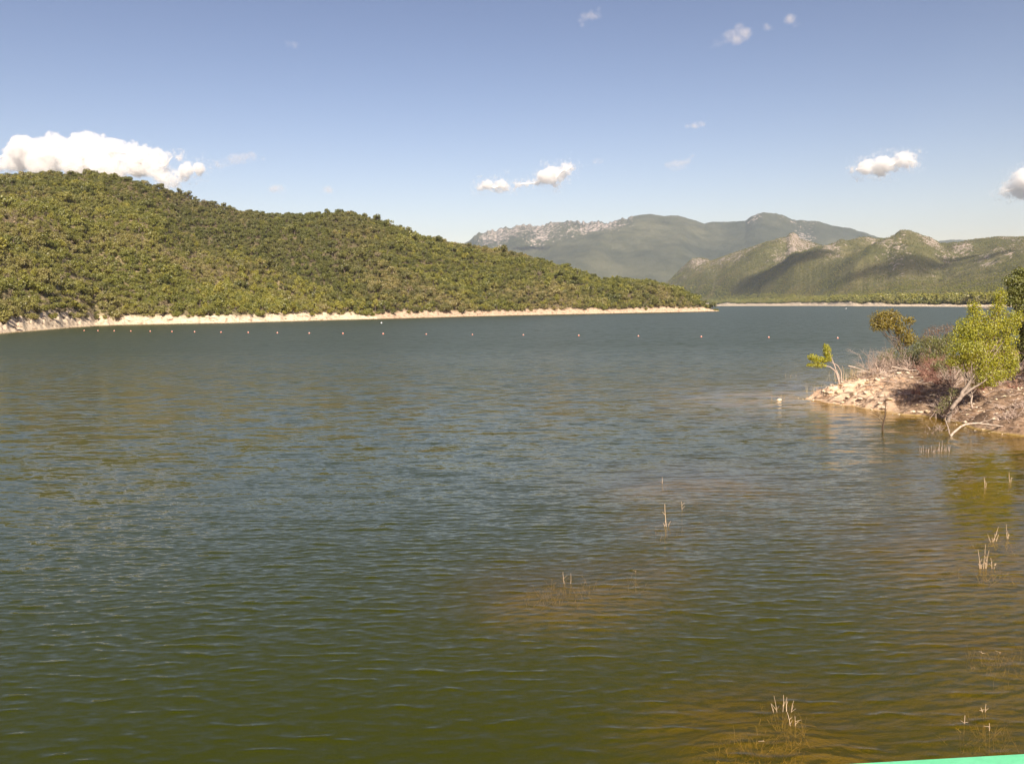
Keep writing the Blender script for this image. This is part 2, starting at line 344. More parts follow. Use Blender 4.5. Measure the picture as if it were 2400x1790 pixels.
def bedz(x, y):
    s = poly_sd(x, y, BANK); n = fbm(x / 2.3, y / 2.3, 4); nb = fbm(x / 9, y / 9, 3)
    up = 1.75 * (1 - np.exp(-np.clip(s, 0, None) / 3.6)) + .055 * np.clip(s - 6, 0, 40)
    up = up * sst(0, 1.4, s + .35 * n) + .16 * n * sst(.3, 2, s) + .15 * fbm(x / .8, y / .8, 4, .6) * sst(.2, 1, s)
    near_tip = np.exp(-((x - 17.5) ** 2 + (y - 54.5) ** 2) / 70)
    dn = -np.clip(-s, 0, None) * (.105 - .082 * near_tip) - .05 + .12 * nb * sst(0, 6, -s)
    z = np.where(s > 0, up - .03, np.maximum(dn, -6 - .02 * np.clip(-s, 0, 60)))
    for cx, cyy, r, dep in CLUMPS:
        g = np.exp(-((x - cx) ** 2 + (y - cyy) ** 2) / (2 * r * r)); z = np.where(s < 0, z + np.maximum(-dep - z, 0) * g, z)
    return z
bx = np.linspace(-14, 160, 10)
xs = np.concatenate([np.linspace(-60, -14, 24), np.linspace(-13.6, 13, 100), np.linspace(13.12, 46, 270), np.linspace(47, 160, 60)])
ys = np.concatenate([np.linspace(2, 34, 170), np.linspace(34.14, 76, 290), np.linspace(77, 160, 60)])
X, Yg = np.meshgrid(xs, ys); Z = bedz(X, Yg)
N = NT('bank_earth'); p = N.pos(); sx = N.n('ShaderNodeSeparateXYZ'); N.l(p, sx.inputs[0])
n1 = N.noise(p, .55, 5, .62); n2 = N.noise(p, 4.5, 6, .68); n3 = N.noise(N.mapping(p, (1, 1, 2.5)), 1.6, 5, .6, .6)
col = N.mix(N.mrange(n1, .36, .62), (.44, .275, .17), (.64, .46, .32))
col = N.mix(N.mrange(n3, .5, .56), col, (.17, .105, .066))
col = N.mix(N.mrange(n2, .5, .72, 0, .6), col, (.66, .55, .42))
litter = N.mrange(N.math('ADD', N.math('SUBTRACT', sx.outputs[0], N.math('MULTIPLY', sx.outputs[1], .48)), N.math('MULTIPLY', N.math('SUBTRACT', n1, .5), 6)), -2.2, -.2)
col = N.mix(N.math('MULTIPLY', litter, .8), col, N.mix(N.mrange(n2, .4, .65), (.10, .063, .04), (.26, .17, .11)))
under = N.mix(N.mrange(n1, .3, .7), (.30, .205, .045), (.40, .28, .065))
tipd = N.n('ShaderNodeVectorMath', operation='DISTANCE'); N.l(p, tipd.inputs[0]); tipd.inputs[1].default_value = (17.5, 54.5, 0)
under = N.mix(N.mrange(tipd.outputs['Value'], 3, 11, .9, 0), under, (.66, .47, .33))       # pale sand of the spit
col = N.mix(N.mrange(sx.outputs[2], -.03, .08, 1., 0), col, under)
M['bank'] = N.done(N.pbsdf(col, .92, .15, N.bump(N.math('ADD', n2, n3), .9, .09)))
tag(link('shore_ground', mesh('shore_ground', np.stack([X, Yg, Z], -1).reshape(-1, 3), grid_faces(*X.shape)), M['bank']), kind='structure')

# a sheet of ground below everything, out to the horizon
N = NT('lake_bed_mud'); N2 = N.noise(N.pos(), .05, 3)
M['mud'] = N.done(N.pbsdf(N.mix(N2, (.06, .055, .02), (.10, .085, .03)), .9, .1))
g = 11800.
tag(link('ground', mesh('ground', [(-g, -90, -9.5), (g, -90, -9.5), (g, 11900, -9.5), (-g, 11900, -9.5)], [(0, 1, 2, 3)]), M['mud']), kind='structure')

# ------------------------------------------------------------------ the lake
rw = np.random.default_rng(21)
lam = np.exp(rw.uniform(np.log(.17), np.log(1.5), 120)); ang = np.radians(3) + rw.normal(0, np.radians(13), 120)
ang[lam < .6] += rw.normal(0, np.radians(14), (lam < .6).sum())
slope = .0165 * np.exp(-.5 * ((np.log(lam) - np.log(.30)) / .5) ** 2) * rw.uniform(.5, 1.3, 120)
ph = rw.uniform(0, 2 * np.pi, 120)
dd = np.concatenate([np.arange(1150, 480, -6.), np.arange(480, 3, -.62), np.arange(3, .75, -.2)])    # rows get coarser with distance
Yr = EYE * 852 / dd
sc_ = np.concatenate([np.linspace(-1.6, -.68, 40)[:-1], np.linspace(-.68, .68, 840), np.linspace(.68, 1.6, 40)[1:]])
wy = np.repeat(Yr[:, None], len(sc_), 1); wx = wy * sc_[None]
dy = np.abs(np.gradient(Yr))[:, None]; dxw = (Yr * 1.36 / 840)[:, None]
wz = np.zeros_like(wx); amp_mod = 1 + .28 * fbm(wx / 16, wy / 34, 3) + .15 * fbm(wx / 5, wy / 8, 2)
for L, a, s_, f_ in zip(lam, ang, slope, ph):
    k = 2 * np.pi / L; kx, ky = k * math.sin(a), k * math.cos(a)
    res = np.maximum(dy * abs(math.cos(a)), dxw * abs(math.sin(a)) )
    fade = 1 - sst(L / 4.5, L / 2.4, res)
    if not fade.any(): continue
    q = kx * wx + ky * wy + f_
    wz += s_ / k * fade * np.sin(q)
sg = wz.std(axis=1, keepdims=True) + 1e-5; wz = sg * (np.exp(np.clip(.75 * wz / sg, -4, 2.2)) - 1) / .75 * .48   # peaked crests, flat troughs
wz *= amp_mod
sdw = poly_sd(wx, wy, BANK)
calm = .25 + .75 * sst(0, 9, -sdw)
wz *= np.where(wy < 160, calm, 1)
dep = np.where((wx > -60) & (wx < 160) & (wy < 160), -bedz(wx, wy), 9.)
N = NT('lake_water'); p = N.pos()
def slopes(v, scale, detail, rough, amp):
    x = N.n('ShaderNodeTexNoise'); N.l(v, x.inputs['Vector']); x.inputs['Scale'].default_value = scale; x.inputs['Detail'].default_value = detail; x.inputs['Roughness'].default_value = rough
    y = N.n('ShaderNodeVectorMath', operation='SUBTRACT'); N.l(x.outputs['Color'], y.inputs[0]); y.inputs[1].default_value = (.5, .5, .5)
    m = N.n('ShaderNodeVectorMath', operation='MULTIPLY'); N.l(y.outputs[0], m.inputs[0]); m.inputs[1].default_value = amp; return m.outputs[0]
def vscale(v, f): m = N.n('ShaderNodeVectorMath', operation='SCALE'); N.l(v, m.inputs[0]); N.put(m.inputs['Scale'], f); return m.outputs[0]
def vadd(a, b): m = N.n('ShaderNodeVectorMath', operation='ADD'); N.l(a, m.inputs[0]); N.l(b, m.inputs[1]); return m.outputs[0]
gust = N.mrange(N.noise(N.mapping(p, (.006, .022, 1)), 1., 3, .6), .35, .65, .85, 1.12)
far = N.n('ShaderNodeSeparateXYZ'); N.l(p, far.inputs[0])
farw = N.mrange(far.outputs[1], 12, 70, .0, 1.0)
r1 = slopes(N.mapping(p, (.5, 1.4, 1), (0, 0, math.radians(4))), 7.5, 3, .6, (.24, .38, 0))       # fine ripples
r2 = slopes(N.mapping(p, (.35, 1.1, 1), (0, 0, math.radians(-6))), 1.7, 4, .6, (.5, 1.3, 0))     # the wind waves, where the mesh no longer carries them
calmn = N.mrange(N.attr('depth'), 0, .8, .35, 1.)
sl_ = vscale(vadd(r1, vscale(r2, farw)), N.math('MULTIPLY', gust, calmn))
ge = N.n('ShaderNodeNewGeometry'); nn_ = N.n('ShaderNodeVectorMath', operation='NORMALIZE'); N.l(vadd(ge.outputs['Normal'], sl_), nn_.inputs[0]); bmp = nn_.outputs[0]
T = N.math('EXPONENT', N.math('MULTIPLY', N.math('MAXIMUM', N.attr('depth'), 0.), -1.3))
# unresolved wavelets grow with distance from the sheltered dam: a rough dielectric over the turbid body
rough = N.mrange(far.outputs[1], 14, 130, .05, .31)
open_ = N.n('ShaderNodeBsdfPrincipled'); N.l(N.mix(N.math('EXPONENT', N.math('MULTIPLY', N.math('MAXIMUM', N.attr('depth'), 0.), -1.5)), (.026, .0325, .0014), (.115, .092, .006)), open_.inputs['Base Color']); N.l(rough, open_.inputs['Roughness']); open_.inputs['IOR'].default_value = 1.333; open_.inputs['Specular IOR Level'].default_value = .27; N.l(bmp, open_.inputs['Normal'])
tr = N.n('ShaderNodeBsdfTransparent'); N.put(tr.inputs[0], (.90, .78, .36))
gl = N.n('ShaderNodeBsdfGlossy'); gl.inputs['Roughness'].default_value = .08; N.put(gl.inputs[0], (.92, .92, .88)); N.l(bmp, gl.inputs['Normal'])
fr = N.n('ShaderNodeFresnel'); fr.inputs['IOR'].default_value = 1.25; N.l(bmp, fr.inputs['Normal'])
M['water'] = N.done(N.mixsh(N.math('MULTIPLY', T, .84), open_.outputs[0], N.mixsh(fr.outputs[0], tr.outputs[0], gl.outputs[0])))
wv = np.stack([wx, wy, wz], -1).reshape(-1, 3)
tag(link('lake_water', mesh('lake_water', wv, grid_faces(*wx.shape), True, {'depth': dep}), M['water']), kind='structure')

# ------------------------------------------------------------------ vegetation builders
def tubes(paths, sides=5):
    """paths: list of (points n x 3, radii n) -> verts, quad faces"""
    V = []; Fc = []; off = 0; an = np.linspace(0, 2 * np.pi, sides, endpoint=False)
    for P, R in paths:
        P = np.asarray(P, float); R = np.asarray(R, float); n = len(P)
        tg = np.gradient(P, axis=0); tg /= np.linalg.norm(tg, axis=1)[:, None] + 1e-9
        up = np.where(np.abs(tg[:, 2:3]) > .9, np.array([[1., 0, 0]]), np.array([[0, 0, 1.]]))
        a = np.cross(tg, up); a /= np.linalg.norm(a, axis=1)[:, None] + 1e-9; b = np.cross(tg, a)
        ring = P[:, None] + R[:, None, None] * (np.cos(an)[None, :, None] * a[:, None] + np.sin(an)[None, :, None] * b[:, None])
        V.append(ring.reshape(-1, 3)); i = np.arange(n - 1)[:, None] * sides; j = np.arange(sides)[None]; j2 = (j + 1) % sides
        Fc.append((np.stack([i + j, i + j2, i + sides + j2, i + sides + j], -1) + off).reshape(-1, 4)); off += n * sides
    return np.concatenate(V), np.concatenate(Fc)
def smooth_path(pts, n, wob=0., r=None):
    pts = np.asarray(pts, float); s = np.concatenate([[0], np.cumsum(np.linalg.norm(np.diff(pts, axis=0), axis=1))])
    t = np.linspace(0, s[-1], n); P = np.stack([np.interp(t, s, pts[:, k]) for k in range(3)], 1)
    for _ in range(2): P[1:-1] = .25 * P[:-2] + .5 * P[1:-1] + .25 * P[2:]
    if wob: P[1:] += (r or rng).normal(0, wob, (n - 1, 3))
    return P
def twigs(start, direc, length, rad, depth, r, droop=0., kids=(3, 6), out=None, spread=.7):
    """a branching bare branch"""
    out = [] if out is None else out
    n = 6; P = [np.array(start, float)]; d = np.array(direc, float); d /= np.linalg.norm(d)
    for k in range(n - 1):
        d = d + r.normal(0, .13, 3) + np.array((0, 0, -droop)); d /= np.linalg.norm(d); P.append(P[-1] + d * length / (n - 1))
    P = np.array(P); out.append((P, np.linspace(rad, rad * .35, n)))
    if depth > 0:
        for _ in range(r.integers(*kids)):
            i = r.integers(1, n); dd_ = d * .8 + r.normal(0, spread, 3); dd_[2] = dd_[2] * .8 + .15
            twigs(P[i], dd_, length * r.uniform(.35, .65), rad * (1 - .6 * i / n) * .6, depth - 1, r, droop, kids, out, spread)
    return out
def leaves(cent, rad, n, size, r, hull=.55, up=.25, aspect=.75, squash=1.):
    """n leaf faces in ellipsoidal clumps: mostly near the clump's skin, facing outward with scatter"""
    cent = np.asarray(cent, float); rad = np.asarray(rad, float)
    vol = rad.prod(1) ** (2 / 3); pick = r.choice(len(cent), n, p=vol / vol.sum())
    u = r.normal(size=(n, 3)); u /= np.linalg.norm(u, axis=1)[:, None]
    rr = r.uniform(0, 1, n) ** .5; rr = hull * .5 + (1 - hull * .5) * rr + r.normal(0, .07, n)
    c = cent[pick] + u * rad[pick] * rr[:, None]
    nr = u + r.normal(0, .75, (n, 3)) + np.array((0, 0, up)); nr /= np.linalg.norm(nr, axis=1)[:, None]
    a = np.cross(nr, r.normal(size=(n, 3))); a /= np.linalg.norm(a, axis=1)[:, None]; b = np.cross(nr, a)
    s = (size * r.uniform(.6, 1.35, n))[:, None]
    v = np.stack([c + a * s, c + b * s * aspect, c - a * s, c - b * s * aspect], 1) + (nr * s * .25)[:, None] * np.array([1, -1, 1, -1])[None, :, None]
    return v.reshape(-1, 3), np.arange(4 * n).reshape(-1, 4)
def oak_proto(name, seed, leafm, h=4.2, wdt=4.4, n=330, size=.26, tall=1.):
    r = np.random.default_rng(seed); k = r.integers(7, 11); C = []; R = []
    for i in range(k):
        a = r.uniform(0, 2 * np.pi); q = r.uniform(.15, 1) ** .6 * wdt * .33
        C.append((q * math.cos(a), q * math.sin(a), h * (r.uniform(.42, .8) - .10 * q)))
        s = r.uniform(.55, 1.0) * wdt * .26; R.append((s, s, s * r.uniform(.7, .95) * tall))
    v, f = leaves(C, R, n, size, r)
    crown = mesh(name + '_crown', v, f, False); crown.materials.append(leafm)
    paths = [(smooth_path([(0, 0, -.6), (r.normal(0, .1), r.normal(0, .1), h * .25), (r.normal(0, .2), r.normal(0, .2), h * .55)], 5), np.linspace(.17, .08, 5))]
    for c in C[:4]: paths.append((smooth_path([(0, 0, h * .25), np.array(c) * .6 + np.array((0, 0, h * .12)), c], 4), np.linspace(.09, .03, 4)))
    tv, tf = tubes(paths, 5); trunk = mesh(name + '_trunk', tv, tf); trunk.materials.append(M['bark'])
    both = bpy.data.meshes.new(name)
    allv = np.concatenate([v, tv]); allf = np.concatenate([f, tf + len(v)])
    both = mesh(name, allv, allf, False); both.materials.append(leafm); both.materials.append(M['bark'])
    mi = np.zeros(len(allf), np.int32); mi[len(f):] = 1; both.polygons.foreach_set('material_index', mi)
    return crown, trunk, both
protos = [oak_proto('holm_oak', 100 + i, M['oak']) for i in range(4)] + [oak_proto('holm_oak', 120 + i, M['oak'], 3.4, 4.8) for i in range(2)] \
    + [oak_proto('dark_oak', 130 + i, M['oak_dark'], 4.6, 4.6) for i in range(2)] + [oak_proto('bright_oak', 140, M['bright'], 4.6, 3.8), oak_proto('bright_oak', 141, M['bright'], 5.2, 3.6, tall=1.3)] \
    + [oak_proto('dry_scrub', 150 + i, M['grey'], 2.8, 3.2, 170, .16) for i in range(2)]
lib = bpy.data.collections.new('plant_kinds')          # not linked to the scene: only read by the forest's nodes
for i, pr in enumerate(protos):
    o = bpy.data.objects.new('kind_%02d' % i, pr[2]); lib.objects.link(o)
def scatter_group(collection):
    ng = bpy.data.node_groups.new('forest_scatter', 'GeometryNodeTree')
    ng.interface.new_socket('Geometry', in_out='INPUT', socket_type='NodeSocketGeometry')
    ng.interface.new_socket('Geometry', in_out='OUTPUT', socket_type='NodeSocketGeometry')
    gi = ng.nodes.new('NodeGroupInput'); go = ng.nodes.new('NodeGroupOutput')
    ci = ng.nodes.new('GeometryNodeCollectionInfo'); ci.inputs['Collection'].default_value = collection
    ci.inputs['Separate Children'].default_value = True; ci.inputs['Reset Children'].default_value = True
    ip = ng.nodes.new('GeometryNodeInstanceOnPoints'); ip.inputs['Pick Instance'].default_value = True
    def att(name, typ):
        a = ng.nodes.new('GeometryNodeInputNamedAttribute'); a.data_type = typ; a.inputs['Name'].default_value = name
        return a.outputs['Attribute']
    L = ng.links.new
    L(gi.outputs[0], ip.inputs['Points']); L(ci.outputs[0], ip.inputs['Instance'])
    L(att('idx', 'INT'), ip.inputs['Instance Index'])
    L(att('rot', 'FLOAT_VECTOR'), ip.inputs['Rotation']); L(att('scl', 'FLOAT_VECTOR'), ip.inputs['Scale'])
    L(ip.outputs[0], go.inputs[0]); return ng
def forest(name, P, idx, scl, label, group_nodes):
    me = bpy.data.meshes.new(name); me.vertices.add(len(P)); me.vertices.foreach_set('co', np.ascontiguousarray(P, np.float32).ravel())
    a = me.attributes.new('idx', 'INT', 'POINT'); a.data.foreach_set('value', np.ascontiguousarray(idx, np.int32))
    rot = np.zeros((len(P), 3), np.float32); rot[:, 2] = rng.uniform(0, 6.28, len(P)); rot[:, :2] = rng.normal(0, .06, (len(P), 2))
    a = me.attributes.new('rot', 'FLOAT_VECTOR', 'POINT'); a.data.foreach_set('vector', rot.ravel())
    a = me.attributes.new('scl', 'FLOAT_VECTOR', 'POINT'); a.data.foreach_set('vector', np.ascontiguousarray(scl, np.float32).ravel())
    o = link(name, me, None); m = o.modifiers.new('scatter', 'NODES'); m.node_group = group_nodes
    return tag(o, label, 'forest', kind='stuff')
def sample(loft, n, p0, p1, t0=.0, t1=1.12, toe=9.5):
    px = rng.uniform(p0, p1, n * 3); t = rng.uniform(t0, t1, n * 3)
    P, tt, d = loft.ev(px, t)
    keep = (d > (toe + rng.uniform(-2.2, 1.5, len(d))) / loft.ip(loft.ls, px, 1) ** .5) & (rng.uniform(0, 1, len(d)) < P[:, 1] / P[:, 1].max())
    return P[keep][:n], px[keep][:n], tt[keep][:n]
def thin(P, dmin):
    """drop points closer than dmin to an earlier one (grid test)"""
    cell = np.floor(P[:, :2] / dmin).astype(int); seen = {}; keep = []
    for i, (a, b) in enumerate(cell):
        ok = True
        for x_ in (a - 1, a, a + 1):
            for y_ in (b - 1, b, b + 1):
                for j in seen.get((x_, y_), ()):
                    if (P[i, 0] - P[j, 0]) ** 2 + (P[i, 1] - P[j, 1]) ** 2 < dmin * dmin: ok = False; break
        if ok: seen.setdefault((a, b), []).append(i); keep.append(i)
    return np.array(keep)
NG = scatter_group(lib)
def kinds(P, px, tt, dark, dry):
    n = len(P); u = rng.uniform(0, 1, n)
    idx = np.where(u < dark, rng.integers(6, 8, n), rng.integers(0, 6, n))
    pn = fbm(P[:, 0] / 55, P[:, 1] / 55, 3)
    v = rng.uniform(0, 1, n); idx = np.where(v < dry * np.clip(.6 + 1.6 * pn, .05, 2), rng.integers(10, 12, n), idx)
    big_ = rng.uniform(0, 1, n) < .07
    w2 = rng.uniform(0, 1, n); idx = np.where(w2 < .03 + .10 * np.clip(-pn, 0, 1), rng.integers(8, 10, n), idx)
    s = np.clip(np.exp(rng.normal(-.06, .34, n)), .45, 1.75)[:, None] * np.stack([rng.uniform(.9, 1.15, n), rng.uniform(.9, 1.15, n), rng.uniform(.8, 1.15, n)], 1)
    s = s * np.where(big_, 1.5, 1.)[:, None]
    return idx, s
PA, pxa, ta = sample(hillA, 60000, -420, 884); kA = thin(PA, 1.95); PA, pxa, ta = PA[kA], pxa[kA], ta[kA]
idA, sA = kinds(PA, pxa, ta, .08, .22); sA *= .80
lt = rng.uniform(0, 1, len(PA)) < .42 * np.clip(1 - np.abs(hillA.ip(hillA.ridge, pxa, 1) - 660) / 120, 0, 1) * sst(300, 560, pxa)      # bright oaks mixed in to paint the low spur as sunlit
idA = np.where(lt, rng.integers(8, 10, len(PA)), idA)
dk = (rng.uniform(0, 1, len(PA)) < .7 * sst(.5, .8, ta + .25 * fbm(PA[:, 0] / 70, PA[:, 1] / 70, 3))) & (idA < 6); idA = np.where(dk, rng.integers(6, 8, len(PA)), idA)
PB, pxb, tb = sample(hillB, 48000, 200, 1676); kB = thin(PB, 2.5); PB, pxb, tb = PB[kB], pxb[kB], tb[kB]
idB, sB = kinds(PB, pxb, tb, .36, .07)
idB = np.where((rng.uniform(0, 1, len(PB)) < .85 * sst(1020, 780, pxb + 90 * fbm(PB[:, 0] / 60, PB[:, 1] / 60, 3))) & (idB != 10) & (idB != 11), rng.integers(6, 8, len(PB)), idB); sB *= .97  # extra dark oaks put the left flank's shade into the leaf colour
print('forest', len(PA), len(PB))
# the 300 nearest trees that stand in the picture are trees of their own
cand = np.where((pxa > 2) & (pxa < 870) & (ta < .9) & (idA < 10))[0]
own = cand[np.argsort(PA[cand, 1])[:300]]
rest = np.ones(len(PA), bool); rest[own] = False
forest('hill_forest', PA[rest], idA[rest], sA[rest], 'dense low oak wood and dry scrub covering the steep hill', NG)
forest('headland_forest', PB, idB, sB, 'darker oak wood covering the long headland that runs to the point', NG)
for i in own:
    cr, trk, _b = protos[idA[i]]
    kindw = 'holm_oak_tree' if idA[i] < 8 else 'young_oak_tree'
    e = empty(kindw, PA[i], 'round bushy green oak at the foot of the wooded hill above the pale bank' if idA[i] < 8 else 'yellow green oak standing out among the darker oaks at the foot of the hill', 'tree', 'oaks at the foot of the hill' if idA[i] < 8 else 'yellow green oaks at the foot of the hill')
    e.rotation_euler = (0, 0, rng.uniform(0, 6.28)); e.scale = sA[i]
    link('crown', cr, None, e); link('trunk', trk, None, e)

# pale young trees along the waterline of the headland
pale = [oak_proto('shore_tree', 160 + i, M['bright'], 5.6, 3.0, 300, .26, 1.5) for i in range(3)]
for k, (px, hpx) in enumerate([(822, 34), (850, 40), (880, 36), (905, 30), (955, 22), (986, 22), (1000, 15), (1050, 14), (1105, 18), (1140, 17), (1190, 13), (1225, 15), (1240, 17), (1283, 13), (1320, 16), (1345, 14), (1357, 22), (1392, 16), (1420, 15), (1445, 18), (1470, 12), (1500, 17), (1530, 13), (1555, 18), (1580, 14), (1605, 15), (1640, 13)]):
    yf = float(hillB.ip(hillB.foot, px, 1)); 
    if px < 878:
        yf = float(hillA.ip(hillA.foot, px, 1)); yr = float(hillA.ip(hillA.ridge, px, 2)); P, _, _ = hillA.ev(np.array([px]), np.array([9.5 * 1.8 / (yr - yf)]))
    else:
        yr = float(hillB.ip(hillB.ridge, px, 2)); P, _, _ = hillB.ev(np.array([px]), np.array([9.0 * float(hillB.ip(hillB.ls, px, 1)) / (yr - yf)]))
    hh = hpx / F * P[0, 1]; cr, trk, _b = pale[k % 3]
    e = empty('shore_tree', P[0], 'tall pale green tree at the near end of the headland bank' if px < 910 else 'small pale green tree on the reddish strip of the headland shore', 'tree', 'pale trees at the near end of the headland' if px < 910 else 'pale trees along the headland shore')
    s = hh / 5.2; e.scale = (s * .85, s * .85, s); e.rotation_euler = (0, 0, k * 1.3)
    link('crown', cr, None, e); link('trunk', trk, None, e)

# woods and scrub on the far shore
far_protos = [oak_proto('far_oak', 170 + i, M['oak'], 6, 6.5, 90, .75) for i in range(3)] + [oak_proto('far_tree', 180, M['bright'], 8, 6, 90, .75, 1.3)] + [oak_proto('far_dry', 185, M['grey'], 3, 5, 60, .6)]
lib2 = bpy.data.collections.new('far_plant_kinds')
for i, pr in enumerate(far_protos):
    o = bpy.data.objects.new('far_kind_%02d' % i, pr[2]); lib2.objects.link(o)
NG2 = scatter_group(lib2)
PC, pxc, tc = sample(hillC, 150000, 1530, 2560, .004, 1.0, 42)
den = np.clip(1.15 - 1.0 * sst(.15, .6, tc), .3, 1) * np.where(tc < .2, 1, .7 + .8 * fbm(PC[:, 0] / 120, PC[:, 1] / 120, 3))
kC = rng.uniform(0, 1, len(PC)) < den; PC, pxc, tc = PC[kC], pxc[kC], tc[kC]
u = rng.uniform(0, 1, len(PC)); idC = np.where(u < .2 * (1 - tc), 3, rng.integers(0, 3, len(PC))); idC = np.where(u > .96, 4, idC)
sC = (rng.uniform(.6, 1.3, len(PC)) * np.where(tc < .22, 1.15, .52))[:, None] * np.ones(3)
forest('far_forest', PC, idC, sC, 'distant green woodland and scrub below the rocky hill across the lake', NG2)
pf = np.sort(rng.uniform(1690, 2420, 900)); Yf = np.interp(pf, [q[0] for q in FOOTC], [q[1] for q in FOOTC]); Yrr = np.interp(pf, [q[0] for q in RIDGEC], [q[2] for q in RIDGEC])
Pf, _, _ = hillC.ev(pf, (36 + rng.uniform(0, 30, 900)) * hillC.ip(hillC.ls, pf, 1) / (Yrr - Yf))
forest('far_shore_trees', Pf, rng.choice([0, 1, 2, 3, 3], 900), (rng.uniform(1.1, 2.1, 900))[:, None] * np.array((.9, .9, 1.2)), 'row of taller trees lining the far shore of the lake', NG2)

# ------------------------------------------------------------------ plants of the near bank
def zground(x, y): return float(bedz(np.array([x]), np.array([y]))[0])
def zc(x, y): return 1800 + x / 3.303, 600 + y / 3.303        # from the enlarged view of the bank to photograph pixels
def lobes(lst, Y, depth_scale=1.):
    C = []; R = []
    for q in lst:
        px, py = zc(q[0], q[1]); dY = q[4] if len(q) > 4 else 0
        c = at(px, py, Y + dY); m = (Y + dY) / F / 3.303; C.append(c); R.append((q[2] * m, (q[2] + q[3]) / 2 * m * depth_scale, q[3] * m))
    return np.array(C), np.array(R)
def plant(name, label, cat, base, trunk_paths, leafsets, bark, group=None, sides=6):
    """base point; trunk_paths in world; leafsets: list of (C, R, n, size, material, seed)"""
    base = np.array(base, float); e = empty(name, base, label, cat, group)
    if trunk_paths:
        v, f = tubes(trunk_paths, sides); link('trunk' if cat == 'tree' else 'stems', mesh(name + '_stems', v - base, f), bark, e)
    for C, R, n, size, mt, seed in leafsets:
        v, f = leaves(C, R, n, size, np.random.default_rng(seed), hull=.3)
        link('crown' if cat == 'tree' else 'foliage', mesh(name + '_leaves', v - base, f, False), mt, e)
    return e
def P3(lst, Y): return [at(*zc(a, b), Y + (c[0] if c else 0)) for a, b, *c in lst]
def limbs(C, spine, r, rad=.03, n=2):
    out = []
    for c in C:
        for _ in range(n):
            s = spine[r.integers(len(spine) // 4, len(spine))]
            if s[2] > c[2] + .2: s = spine[len(spine) // 3]
            out.append((smooth_path([s, .5 * (s + c) + r.normal(0, .12, 3), c + r.normal(0, .15, 3)], 6), np.linspace(rad, rad * .3, 6)))
    return out

# the yellow-green poplar leaning out from the water's edge
r = np.random.default_rng(5)
yb = 42.5
LP = [(1795, 320, 45, 75), (1770, 420, 70, 70), (1590, 400, 55, 50), (1620, 470, 75, 60), (1540, 540, 90, 70), (1500, 620, 95, 80), (1640, 590, 120, 90), (1760, 540, 110, 90), (1870, 520, 80, 90), (1930, 470, 50, 50), (1470, 720, 85, 70), (1590, 720, 120, 90, -.5), (1730, 690, 130, 100, .3), (1850, 650, 80, 90),
      (1440, 810, 60, 45), (1530, 830, 80, 60), (1680, 820, 110, 70, -.4), (1800, 800, 100, 80), (1880, 790, 60, 90), (1690, 920, 100, 70, -.4), (1800, 910, 110, 60), (1890, 870, 50, 50), (1620, 985, 70, 40), (1720, 990, 60, 25)]
C, R = lobes(LP, yb + .6, .95)
spine = smooth_path(P3([(1385, 1275), (1440, 1150, .1), (1500, 1075, .2), (1560, 985, .4), (1620, 870, .5), (1690, 760, .6), (1760, 640, .7), (1790, 480, .7), (1795, 310, .7)], yb), 22, .03, r)
spine2 = smooth_path(P3([(1470, 1110, .2), (1560, 1040, .2), (1660, 975, .1), (1760, 900, 0)], yb), 10, .02, r)
spine3 = smooth_path(P3([(1560, 985, .4), (1530, 900, .6), (1510, 800, .8), (1520, 650, .8), (1580, 480, .6)], yb), 12, .03, r)
base = spine[0].copy(); bz = zground(base[0], base[1]); spine[0][2] = min(bz, base[2]) - .15
paths = [(spine, np.linspace(.115, .025, len(spine))), (spine2, np.linspace(.085, .03, len(spine2))), (spine3, np.linspace(.07, .02, len(spine3)))] + limbs(C, spine, r, .03, 2) + limbs(C[5:16], spine3, r, .022, 1)
plant('poplar_tree', 'bright yellow green poplar leaning out from the edge of the bank', 'tree', (base[0], base[1], bz), paths, [(C, R * 1.08, 16000, .043, M['poplar'], 6)], M['grey_bark'])

# small ochre-leaved tree behind, bent trunk
Y2 = 58.
LO = [(870, 470, 70, 40), (940, 445, 60, 28), (850, 545, 50, 35), (920, 540, 60, 35), (990, 490, 55, 45), (1095, 500, 38, 32), (1050, 590, 60, 40), (1105, 640, 48, 40), (1010, 560, 45, 40), (1070, 665, 55, 30), (905, 500, 60, 45), (830, 510, 40, 30)]
C, R = lobes(LO, Y2)
sp = smooth_path(P3([(1072, 905), (1062, 840), (1040, 760), (1018, 690), (1005, 640), (985, 575), (975, 500), (960, 450)], Y2), 16, .02, r)
sp[0][2] = zground(sp[0][0], sp[0][1]) - .1
pp = [(sp, np.linspace(.13, .03, 16))] + limbs(C, sp, r, .035, 2) + [(smooth_path(P3([(1000, 635), (950, 625), (890, 618)], Y2), 6), np.linspace(.05, .02, 6))]
plant('ochre_tree', 'small tree with sparse ochre leaves and a bent trunk behind the bank crest', 'tree', (sp[0][0], sp[0][1], sp[0][2] + .1), pp, [(C, R * 1.3, 4200, .052, M['olive'], 8)], M['bark'])

